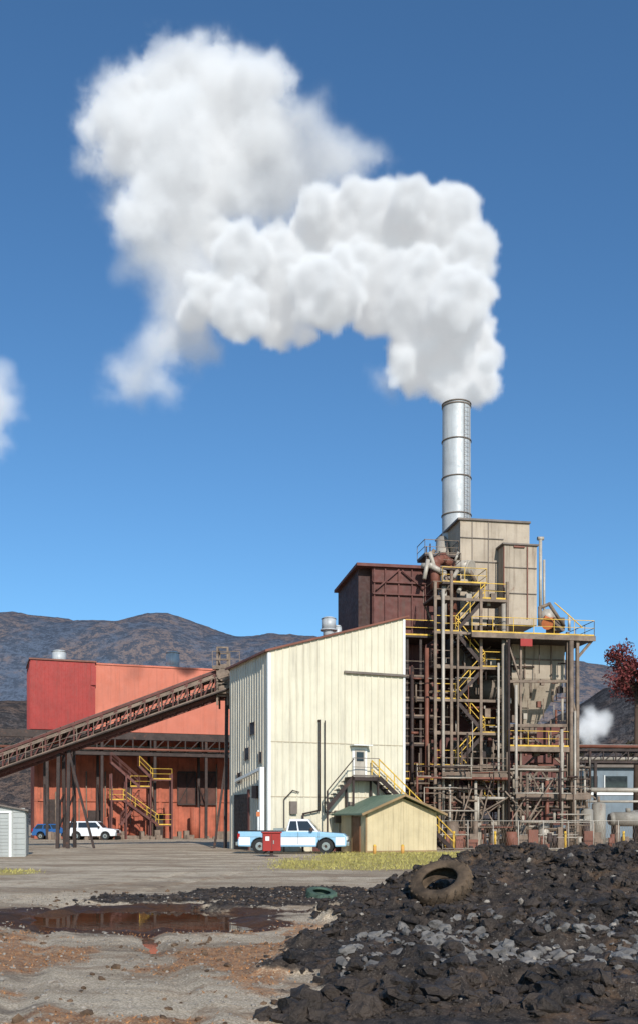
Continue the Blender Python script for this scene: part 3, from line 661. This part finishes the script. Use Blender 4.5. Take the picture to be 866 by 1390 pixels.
nA=N.noise(mpg.outputs[0],.45,6,.65); nB=N.noise(tc,6,8,.7); nC=N.noise(tc,45,4,.7); nD=N.noise(tc,1.6,6,.7)
gr=N.mix(N.ramp(nA,.38,.6),c(174,154,130),c(222,204,178)); gr=N.mix(N.ramp(nC,.42,.62),N.mix(1.,gr,(.5,.47,.43),'MULTIPLY'),gr)
gr=N.mix(N.ramp(nD,.5,.68,0,.75),gr,c(138,110,84)); gr=N.mix(N.ramp(N.noise(mpg.outputs[0],1.1,5,.7),.56,.66,0,.6),gr,c(88,74,62))
rs=N.mix(N.ramp(nB,.35,.65),c(112,74,50),c(180,124,80)); rs=N.mix(N.ramp(nC,.5,.66,0,.8),rs,c(196,172,134))
gs=N.mix(N.ramp(nD,.35,.65),c(156,142,84),c(186,162,106)); gs=N.mix(N.ramp(nB,.45,.7,0,.7),gs,c(112,120,58))
md=N.mix(N.ramp(nB,.35,.7),c(26,22,20),c(72,62,54)); md=N.mix(N.ramp(nD,.5,.68,0,.75),md,c(104,82,62)); md=N.mix(N.ramp(nC,.55,.68,0,.55),md,c(130,120,110))
def edge(m_,w=.35): return N.ramp(N.math('ADD',m_,N.math('MULTIPLY',N.math('SUBTRACT',nB,.5),w*2)),.35,.65)
cc=N.mix(N.ramp(at('rust'),.1,.9,0,.85),gr,rs); cc=N.mix(edge(at('grass')),cc,gs); cc=N.mix(edge(at('wet')),cc,N.mix(1.,cc,c(112,86,70),'MULTIPLY')); cc=N.mix(edge(at('mud')),cc,md)
b=N.n('ShaderNodeBsdfPrincipled'); N.l(cc,b.inputs['Base Color'])
rr=N.math('SUBTRACT',.92,N.math('MULTIPLY',N.math('MAXIMUM',at('mud'),at('wet')),N.ramp(nD,.4,.65,.05,.42))); N.l(rr,b.inputs['Roughness'])
b.inputs['Specular IOR Level'].default_value=.3
bp=N.n('ShaderNodeBump'); bp.inputs['Strength'].default_value=.8; bp.inputs['Distance'].default_value=.035
N.l(N.math('ADD',nB,N.math('MULTIPLY',nC,.6)),bp.inputs['Height']); N.l(bp.outputs[0],b.inputs['Normal'])
o=N.n('ShaderNodeOutputMaterial'); N.l(b.outputs[0],o.inputs[0])
go=npmesh('ground',V,Q,gm,4,True)
def addattr(ob,n_,arr):
    a=ob.data.attributes.new(n_,'FLOAT','POINT'); a.data.foreach_set('value',np.asarray(arr,dtype=np.float32).ravel())
A_,mud_,dark_,grass_,rust_,pud_,e_,e2_=MK
lim=((Y>5)).astype(float)
addattr(go,'mud',dark_*lim); addattr(go,'grass',grass_); addattr(go,'rust',rust_*lim); addattr(go,'wet',sst(.12,.36,pud_)*(1-dark_)*lim)
wm=bpy.data.materials.new('muddy_water'); N=NT(wm); b=N.n('ShaderNodeBsdfPrincipled'); tc=N.n('ShaderNodeTexCoord').outputs['Object']
N.l(N.mix(N.ramp(N.noise(tc,.8,3),.3,.7),c(76,50,36),c(110,74,50)),b.inputs['Base Color']); b.inputs['Roughness'].default_value=.02; b.inputs['IOR'].default_value=1.45; b.inputs['Specular IOR Level'].default_value=.9
bp=N.n('ShaderNodeBump'); bp.inputs['Strength'].default_value=.03; bp.inputs['Distance'].default_value=.02; N.l(N.noise(tc,6,2),bp.inputs['Height']); N.l(bp.outputs[0],b.inputs['Normal'])
o=N.n('ShaderNodeOutputMaterial'); N.l(b.outputs[0],o.inputs[0])
mesh('puddle_water',[(-6.8,12.6,-.06),(-.4,12.6,-.06),(-.4,21,-.06),(-6.8,21,-.06)],[(0,1,2,3)],wm)
import bmesh
def ico(n):
    bm=bmesh.new(); bmesh.ops.create_icosphere(bm,subdivisions=n,radius=1); a=np.array([v.co[:] for v in bm.verts]); b=np.array([[v.index for v in f.verts] for f in bm.faces]); bm.free(); return a,b
bv,bf=ico(2); bv1,bf1=ico(1)
def scatter(name,n,xr,yr,sel,smin,smax,mat,pw=3.,bv=bv1,bf=bf1,flat=.7,sink=.15):
    x=rng.uniform(*xr,n*3); y=rng.uniform(*yr,n*3); mk=masks(x,y); ok=sel(mk,x,y)>rng.random(n*3); x=x[ok][:n]; y=y[ok][:n]; n=len(x)
    z=height(x,y); s=smin+(smax-smin)*rng.random(n)**pw
    sc=rng.uniform(.6,1.4,(n,1,3))*s[:,None,None]; sc[:,:,2]*=flat
    P=bv[None]*(1+rng.uniform(-.32,.32,(n,len(bv),1)))*sc
    a=rng.uniform(0,6.28,n); ca,sa=np.cos(a)[:,None],np.sin(a)[:,None]
    Px=P[:,:,0]*ca-P[:,:,1]*sa; Py=P[:,:,0]*sa+P[:,:,1]*ca
    tl=rng.uniform(-.6,.6,n)[:,None]; Pz=P[:,:,2]+Px*tl*.6
    VV=np.stack([Px+x[:,None],Py+y[:,None],Pz+(z+s*sink)[:,None]],-1).reshape(-1,3)
    FF=(bf[None]+np.arange(n)[:,None,None]*len(bv)).reshape(-1,3)
    return npmesh(name,VV,FF,mat)
mudm=M('mud_clods_material',c(56,47,40),.62,var=.75,scale=1.7,bump=.8,bs=30,spec=.4)
clump=lambda x,y:sst(.42,.62,fbm(x,y,.8,3,91))
scatter('mud_clods',9500,(-2,11),(8,26.5),lambda m,x,y:m[1]*(.1+.9*clump(x,y)),.012,.125,mudm,3.8,bv,bf)
scatter('mud_crumbs',16000,(-2.5,10),(8,24),lambda m,x,y:m[1]*.8,.006,.032,mudm,2.)
scatter('dark_gravel_debris',3500,(-5,2),(9,26),lambda m,x,y:m[2]*(1-m[1]),.01,.06,mudm,2.5)
stm=M('grey_stone',c(134,126,116),.8,var=.4,scale=5,bump=.4)
scatter('gravel_stones',8000,(-8,9),(7.5,22),lambda m,x,y:.5*(m[5]<.35)*(1-m[1]*.9),.005,.03,stm,3)
scatter('scattered_debris',500,(-6,3),(7.5,24),lambda m,x,y:(m[5]<.3)*(1-m[1])*clump(x+9,y),.01,.06,M('debris_bits',c(96,76,58),.8,var=.6,scale=5),2.)
scatter('pale_rocks',420,(0,9),(9,22),lambda m,x,y:m[1],.015,.07,stm,2.5)
scatter('grey_rubble',700,(.2,6),(9.5,13.5),lambda m,x,y:m[1],.02,.1,M('grey_rubble_stone',c(104,100,96),.75,var=.45,scale=3,bump=.5),2.,bv,bf)
lit=M('leaf_litter',c(158,112,72),.8,var=.5,scale=9,bump=.1)
def blades(name,n,xr,yr,sel,hmin,hmax,wd,mat,lean=.6):
    x=rng.uniform(*xr,n*4); y=rng.uniform(*yr,n*4); ok=sel(masks(x,y),x,y)>rng.random(n*4); x=x[ok][:n]; y=y[ok][:n]; n=len(x); z=height(x,y)
    a=rng.uniform(0,6.28,n); h_=rng.uniform(hmin,hmax,n); dx=np.cos(a)*wd; dy=np.sin(a)*wd; lx=rng.normal(0,lean,n)*h_; ly=rng.normal(0,lean,n)*h_
    VV=np.stack([np.stack([x-dx,y-dy,z-.01],-1),np.stack([x+dx,y+dy,z-.01],-1),np.stack([x+lx,y+ly,z+h_],-1)],1).reshape(-1,3)
    return npmesh(name,VV,np.arange(3*n).reshape(-1,3),mat)
gmat=M('dry_grass_material',c(162,152,86),.8,var=.5,scale=1.3,bump=0)
blades('dry_grass',26000,(-13,24),(31,55),lambda m,x,y:m[3],.03,.12,.018,gmat)
blades('leaf_litter',6000,(-7,1),(7.,16),lambda m,x,y:m[4]*(m[5]<.4)*.8,.0,.03,.014,lit,1.5)
# ================= TYRES =================
def tyre(name,loc,R,wd,rot,mat,lugs=22):
    prof=[(R*.56,wd*.34),(R*.6,wd*.46),(R*.8,wd*.5),(R*.93,wd*.47),(R,wd*.3),(R,-wd*.3),(R*.93,-wd*.47),(R*.8,-wd*.5),(R*.6,-wd*.46),(R*.56,-wd*.34),(R*.72,-wd*.4),(R*.9,-wd*.2),(R*.9,wd*.2),(R*.72,wd*.4)]
    n=48; V=[];Fc=[]; m=len(prof)
    for i in range(n):
        t=2*math.pi*i/n
        for (r_,z_) in prof: V.append((r_*math.cos(t),r_*math.sin(t),z_))
    for i in range(n):
        for j in range(m): Fc.append((i*m+j,((i+1)%n)*m+j,((i+1)%n)*m+(j+1)%m,i*m+(j+1)%m))
    e=bpy.data.objects.new(name,None); S.collection.objects.link(e)
    a=mesh('carcass',V,Fc,mat,[True]*len(Fc)); a.parent=e
    P=Part(W0); 
    P.fr=type('I',(),{'w':staticmethod(lambda p:Vector(p))})
    for i in range(lugs):
        t=2*math.pi*i/lugs
        for sg in(1,-1):
            t0=t+(0 if sg>0 else math.pi/lugs); p0=Vector((math.cos(t0)*R*1.01,math.sin(t0)*R*1.01,sg*wd*.05)); t1=t0+.16
            p1=Vector((math.cos(t1)*R*.97,math.sin(t1)*R*.97,sg*wd*.47)); P.beam(p0,p1,R*.07,R*.07)
    l=mesh('tread_lugs',P.V,P.Fc,mat); l.parent=e
    e.location=loc; e.rotation_euler=rot; return e
tym=M('muddy_rubber',c(80,66,52),.85,var=.6,scale=3,bump=.5,bs=20)
dd_=np.arange(14,22.5,.05); tz=height((598-433)/F*dd_,dd_)+.22; pyy=YH-(tz-H)/dd_*F; i_=int(np.argmin(np.abs(pyy-1200))); d_=float(dd_[i_])
tyre('tractor_tire',((598-433)/F*d_,d_,float(tz[i_])),.57*d_/18,.28,(math.radians(31),math.radians(-20),0),tym)
d_=20.; zg=float(height(np.array([(436-433)/F*d_]),np.array([d_]))[0])
tyre('car_tire',((436-433)/F*d_,d_,zg+.05),.3,.17,(math.radians(14),math.radians(8),0),M('greenish_rubber',c(66,84,72),.8,var=.4,scale=6,bump=.3),16)
g=Group('concrete_slab',VFrame(6.35,19.5,30)); s_=g.part('slab',concrete,.02); s_.beam((-.4,0,.68),(.5,0,.92),.4,.09); g.part('broken_edge',concrete).beam((-.55,.1,.62),(-.38,0,.68),.25,.07); g.done()
# ================= MOUNTAINS =================
def ridge(name,D,prof,mat,amp,seed,depth=700,nxx=620,nyy=60):
    px=np.linspace(-700,1600,nxx); top=np.interp(px,[p[0] for p in prof],[p[1] for p in prof])
    x=(px-CX)/F*D; zt=H+(YH-top)/F*D
    t=np.linspace(0,1,nyy)
    XX=np.tile(x,(nyy,1)); YY=np.tile((D-depth+2*depth*t)[:,None],(1,nxx)); sh=np.sin(np.pi*t)[:,None]**1.0
    ZZ=zt[None]*sh
    nz=fbm(XX,YY,.004,5,seed)-.5; nr=1-np.abs(fbm(XX,YY,.006,4,seed+9)*2-1)
    ZZ=ZZ+sh*(nz*amp+(nr-.7)*amp*2.4*(1-sh*.75))+sh*(fbm(XX,YY,.08,3,seed+3)-.5)*amp*.2
    V=np.stack([XX,YY,ZZ-2],-1).reshape(-1,3); I=(np.arange(nyy-1)[:,None]*nxx+np.arange(nxx-1)[None,:]).ravel()
    return npmesh(name,V,np.stack([I,I+1,I+1+nxx,I+nxx],1),mat,4,True)
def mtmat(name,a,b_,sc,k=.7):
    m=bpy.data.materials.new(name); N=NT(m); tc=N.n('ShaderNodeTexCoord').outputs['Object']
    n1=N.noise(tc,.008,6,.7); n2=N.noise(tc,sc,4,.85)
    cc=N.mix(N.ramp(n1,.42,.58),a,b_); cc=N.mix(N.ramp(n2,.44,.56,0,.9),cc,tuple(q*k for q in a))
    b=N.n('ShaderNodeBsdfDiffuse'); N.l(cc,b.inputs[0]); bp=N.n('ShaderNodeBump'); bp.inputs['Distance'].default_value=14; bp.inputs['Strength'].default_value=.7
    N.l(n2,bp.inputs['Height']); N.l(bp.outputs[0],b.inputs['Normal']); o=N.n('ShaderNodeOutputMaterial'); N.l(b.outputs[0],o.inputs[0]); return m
ridge('mountain_ridge',2300,[(-700,880),(-100,850),(0,838),(30,835),(60,840),(110,846),(160,842),(215,835),(240,836),(290,855),(330,862),(372,859),(420,868),(520,880),(620,885),(700,895),(790,906),(860,915),(1000,905),(1600,930)],mtmat('hazy_far_forest',c(88,98,114),c(118,106,104),.05,.6),26,3)  # distance haze is mixed into the bluish forest colours
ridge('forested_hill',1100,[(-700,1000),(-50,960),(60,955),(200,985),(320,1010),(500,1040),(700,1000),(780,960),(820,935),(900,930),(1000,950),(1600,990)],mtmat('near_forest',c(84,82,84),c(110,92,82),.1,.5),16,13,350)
# ================= TREES =================
def leafquads(P,rg_,ls):
    n=len(P); d1=rg_.normal(0,1,(n,3)); d2=rg_.normal(0,1,(n,3)); d1/=np.linalg.norm(d1,axis=1)[:,None]; d2=np.cross(d1,d2); d2/=np.linalg.norm(d2,axis=1)[:,None]; s=rg_.uniform(.5,1.2,(n,1))*ls
    return np.stack([P-d1*s,P+d2*s*.5,P+d1*s,P-d2*s*.5],1).reshape(-1,3)
def tree(name,x,y,crown_r,cz,leafcol,nl=9000,ls=.2,seed=1,sq=(1,1,.8)):
    r=random.Random(seed); rg_=np.random.default_rng(seed)
    f=VFrame(x,y,0); g=Group(name,f); T=g.part('trunk_and_limbs',bark)
    T.cyl((0,0,0),(0.1,0,cz-crown_r*.3),.28,.17,n=10); ends=[]
    for i in range(20):
        a=r.uniform(0,6.28); z0=r.uniform(cz-crown_r*.9,cz); rr_=crown_r*r.uniform(.5,.95); z1=cz+crown_r*r.uniform(-.7,.9)*sq[2]
        p0=Vector((.1,0,z0)); p1=Vector((math.cos(a)*rr_*sq[0],math.sin(a)*rr_,z1)); m_=p0.lerp(p1,.5)+Vector((0,0,.3)); T.cyl(p0,m_,.11,.06,n=7); T.cyl(m_,p1,.06,.02,n=6); ends+= [p1,m_]
        for k in range(3): q=m_.lerp(p1,r.random()); q2=q+Vector((r.uniform(-1,1),r.uniform(-1,1),r.uniform(0,1)))*crown_r*.3; T.cyl(q,q2,.03,.01,n=5); ends.append(q2)
    e=g.done()
    C=np.array([list(p) for p in ends]); k=rg_.integers(0,len(C),nl); off=rg_.normal(0,1,(nl,3)); off/= np.linalg.norm(off,axis=1)[:,None]; off*= (rg_.random((nl,1))**.5)*crown_r*.3
    P=C[k]+off+np.array([x,y,0])
    l=npmesh('crown',leafquads(P,rg_,ls),np.arange(4*nl).reshape(-1,4),M(name+'_leaves',leafcol,.7,var=.5,scale=.9,bump=0),4); l.parent=e
d_=95; tree('red_maple_tree',(862-433)/F*d_,d_,3.2,1.6+(YH-913)/F*d_,c(108,52,50),9000,.17,4)
def treemass(name,x0,x1,y,ztop,mat,n,ls,seed):
    rg_=np.random.default_rng(seed); K=max(6,int((x1-x0)/2.5)); cx=rg_.uniform(x0,x1,K*3); cz=rg_.uniform(.15,.85,K*3)*ztop*(.75+.25*np.sin(cx*.5+seed)); cy=y+rg_.uniform(-3,3,K*3); cr=rg_.uniform(1.,2.2,K*3)
    k=rg_.integers(0,K*3,n); off=rg_.normal(0,1,(n,3)); off/=np.linalg.norm(off,axis=1)[:,None]; off*=(rg_.random((n,1))**.4)*cr[k][:,None]
    P=np.stack([cx[k],cy[k],cz[k]],-1)+off; P[:,2]=np.maximum(P[:,2],.1)
    npmesh(name,leafquads(P,rg_,ls),np.arange(4*n).reshape(-1,4),mat,4)
tm=M('autumn_tree_mass_leaves',c(66,60,46),.8,var=.5,scale=.5,bump=0)
treemass('distant_tree_mass',30,78,128,17,tm,30000,.35,5)
treemass('distant_tree_mass',-75,-38,125,7,M('bare_tree_mass_leaves',c(84,70,60),.8,var=.4,scale=.5,bump=0),9000,.3,6)
# ================= STEAM =================
def puffs(L,D,seed,grow=0.,dz=1.6):
    r=random.Random(seed); out=[]
    for (px,py,rp) in L:
        d=D+r.uniform(-dz,dz); out.append((Vector(((px-CX)/F*d,d,H+(YH-py)/F*d)),rp/F*d+grow))
    return out
core=[(619,541,19),(632,530,26),(652,522,30),(676,524,12),(608,512,36),(560,516,24),(534,522,14),(548,496,26),(640,480,40),(592,460,54),(552,474,32),(620,410,52),(566,400,60),(640,345,38),(592,312,58),(520,300,56),(560,270,34),(618,285,30),(655,400,22),(662,440,16),(658,330,20),(660,492,18),(450,318,56),(445,395,52),(380,375,56),(330,350,44),(325,425,40),(375,440,34),(285,400,36),(430,280,30),(505,425,36),(300,330,32),(480,262,26),(415,455,20),(490,370,50),(260,430,24)]
wispA=[(150,160,40),(195,130,50),(240,110,46),(285,95,40),(330,88,28),(365,120,36),(300,150,62),(225,190,66),(160,205,44),(250,260,58),(190,285,42),(130,175,22),(300,230,50),(350,180,40)]
wispB=[(395,170,44),(430,210,46),(470,220,34),(370,210,54),(320,260,52),(240,330,56),(200,340,38),(260,390,54),(240,440,42),(270,470,32),(215,480,30),(190,505,26),(160,510,24),(510,215,20),(150,270,26),(225,525,24),(370,280,44),(400,250,40),(185,530,18),(530,512,20)]
def fractal(P,seed,n1=26,n2=7,k1=(.2,.36),k2=(.3,.5)):
    r=np.random.default_rng(seed); out=[(np.array(c_),r_) for c_,r_ in P]; lay=list(out)
    for nn,kk in((n1,k1),(n2,k2)):
        nl=[]
        for c_,r_ in lay:
            for i in range(nn):
                d=r.normal(0,1,3); d/=np.linalg.norm(d); rr_=r_*r.uniform(*kk); nl.append((c_+d*(r_*.9),rr_))
        out+=nl; lay=nl
    return out
def hull(name,P,vox,disp,mat):
    C=np.array([c_ for c_,r_ in P]); R=np.array([r_ for c_,r_ in P]); n=len(P)
    VV=(C[:,None,:]+bv[None]*R[:,None,None]).reshape(-1,3); FF=(bf[None]+np.arange(n)[:,None,None]*len(bv)).reshape(-1,3)
    ob=npmesh(name,VV,FF,mat)
    m=ob.modifiers.new('r','REMESH'); m.mode='VOXEL'; m.voxel_size=vox; m.use_smooth_shade=True
    for i,(ty,sz,st) in enumerate(disp):
        t=bpy.data.textures.new(name+str(i),ty); t.noise_scale=sz
        if ty=='CLOUDS': t.noise_depth=3
        d=ob.modifiers.new('d%d'%i,'DISPLACE'); d.texture=t; d.texture_coords='LOCAL'; d.strength=st; d.mid_level=.5
    return ob
def volmat(name,dens,emis,nscale=0,lo=0,hi=1,g_=-.3,ecol=(.92,.95,1,1)):
    m=bpy.data.materials.new(name); N=NT(m); tc=N.n('ShaderNodeTexCoord').outputs['Object']
    a=N.n('ShaderNodeAttribute',attribute_name='density').outputs['Fac']
    if nscale:
        n=N.noise(tc,nscale,4,.68); d=N.math('MULTIPLY',N.ramp(N.math('ADD',N.math('MULTIPLY',a,.25),n),lo,hi),N.math('MULTIPLY',a,dens))
    else: d=N.math('MULTIPLY',a,dens)
    s=N.n('ShaderNodeVolumeScatter'); s.inputs['Color'].default_value=(.98,.98,.99,1); s.inputs['Anisotropy'].default_value=g_; N.l(d,s.inputs['Density'])
    e=N.n('ShaderNodeEmission'); e.inputs[0].default_value=ecol; N.l(N.math('MULTIPLY',d,emis),e.inputs[1])  # uniform self-glow added to the steam in place of multiple scattering
    ad=N.n('ShaderNodeAddShader'); N.l(s.outputs[0],ad.inputs[0]); N.l(e.outputs[0],ad.inputs[1]); o=N.n('ShaderNodeOutputMaterial'); N.l(ad.outputs[0],o.inputs['Volume']); return m
def tovol(ob,vox,band,mat):
    ng=bpy.data.node_groups.new(ob.name+'_gn','GeometryNodeTree'); ng.interface.new_socket('Geometry',in_out='INPUT',socket_type='NodeSocketGeometry'); ng.interface.new_socket('Geometry',in_out='OUTPUT',socket_type='NodeSocketGeometry')
    i=ng.nodes.new('NodeGroupInput'); o=ng.nodes.new('NodeGroupOutput'); mv=ng.nodes.new('GeometryNodeMeshToVolume'); mv.resolution_mode='VOXEL_SIZE'
    mv.inputs['Density'].default_value=1.; mv.inputs['Voxel Size'].default_value=vox; mv.inputs['Interior Band Width'].default_value=band
    sm=ng.nodes.new('GeometryNodeSetMaterial'); sm.inputs['Material'].default_value=mat
    ng.links.new(i.outputs[0],mv.inputs[0]); ng.links.new(mv.outputs[0],sm.inputs[0]); ng.links.new(sm.outputs[0],o.inputs[0])
    m=ob.modifiers.new('gn','NODES'); m.node_group=ng
pe=bpy.data.objects.new('steam_plume',None); S.collection.objects.link(pe)
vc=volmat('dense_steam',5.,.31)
k=hull('dense_core',fractal(puffs(core,75,5,-.15,3.0),2),.24,[('CLOUDS',1.0,1.1)],vc); tovol(k,.24,1.1,vc); k.parent=pe
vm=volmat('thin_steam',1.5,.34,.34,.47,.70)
k2=hull('soft_vapour',fractal(puffs(wispA,76,9,.5,3.),4,16,3,(.25,.42)),.4,[('CLOUDS',1.6,2.2)],vm); tovol(k2,.42,2.0,vm); k2.parent=pe
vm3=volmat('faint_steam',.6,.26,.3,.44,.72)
k5=hull('trailing_vapour',fractal(puffs(wispB,77,11,.7,3.),4,12,2,(.25,.42)),.4,[('CLOUDS',1.8,2.4)],vm3); tovol(k5,.42,2.2,vm3); k5.parent=pe
pe2=bpy.data.objects.new('steam_cloud',None); S.collection.objects.link(pe2)
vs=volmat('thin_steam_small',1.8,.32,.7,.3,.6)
k3=hull('vapour',fractal(puffs([(800,970,12),(812,982,18),(795,990,18),(820,975,10),(800,1005,12)],92,3,.2,.5),6,12,4),.2,[('CLOUDS',.8,1.)],vs); tovol(k3,.2,1.2,vs); k3.parent=pe2
pe3=bpy.data.objects.new('steam_cloud',None); S.collection.objects.link(pe3)
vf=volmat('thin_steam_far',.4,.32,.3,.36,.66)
k4=hull('vapour',fractal(puffs([(0,510,26),(-16,540,42),(4,570,22),(-8,602,26)],110,3,.3,.5),8,12,2),.4,[('CLOUDS',1.6,1.6)],vf); tovol(k4,.4,2.2,vf); k4.parent=pe3
# ================= LIGHT / WORLD / CAMERA =================
to=Vector((.22,-.85,.48)).normalized(); el=math.asin(to.z); az=math.atan2(to.x,to.y)
sl_=bpy.data.lights.new('sun','SUN'); sl_.energy=4.6; sl_.angle=math.radians(.5); sl_.color=(1,.955,.89); so=bpy.data.objects.new('sun',sl_); S.collection.objects.link(so); so.rotation_euler=to.to_track_quat('Z','Y').to_euler()
wd=bpy.data.worlds.new('World'); S.world=wd; wd.use_nodes=True; nt=wd.node_tree; bg=nt.nodes['Background']; sk=nt.nodes.new('ShaderNodeTexSky'); sk.sky_type='NISHITA'; sk.sun_disc=False; sk.sun_elevation=el; sk.sun_rotation=az
sk.air_density=1.; sk.dust_density=.7; sk.ozone_density=2.; sk.altitude=300
mx=nt.nodes.new('ShaderNodeMix'); mx.data_type='RGBA'; mx.blend_type='MULTIPLY'; mx.inputs[0].default_value=1.; mx.inputs[7].default_value=(.62,.98,1.22,1)
nt.links.new(sk.outputs[0],mx.inputs[6]); nt.links.new(mx.outputs[2],bg.inputs[0]); bg.inputs[1].default_value=.112
cam=bpy.data.cameras.new('camera'); co=bpy.data.objects.new('camera',cam); S.collection.objects.link(co); S.camera=co
co.location=(0,0,H); co.rotation_euler=(math.pi/2,0,0); cam.sensor_fit='VERTICAL'; cam.sensor_height=36; cam.sensor_width=24; cam.lens=F/1390*36; cam.shift_y=(YH-695)/1390; cam.clip_end=20000; cam.clip_start=.1
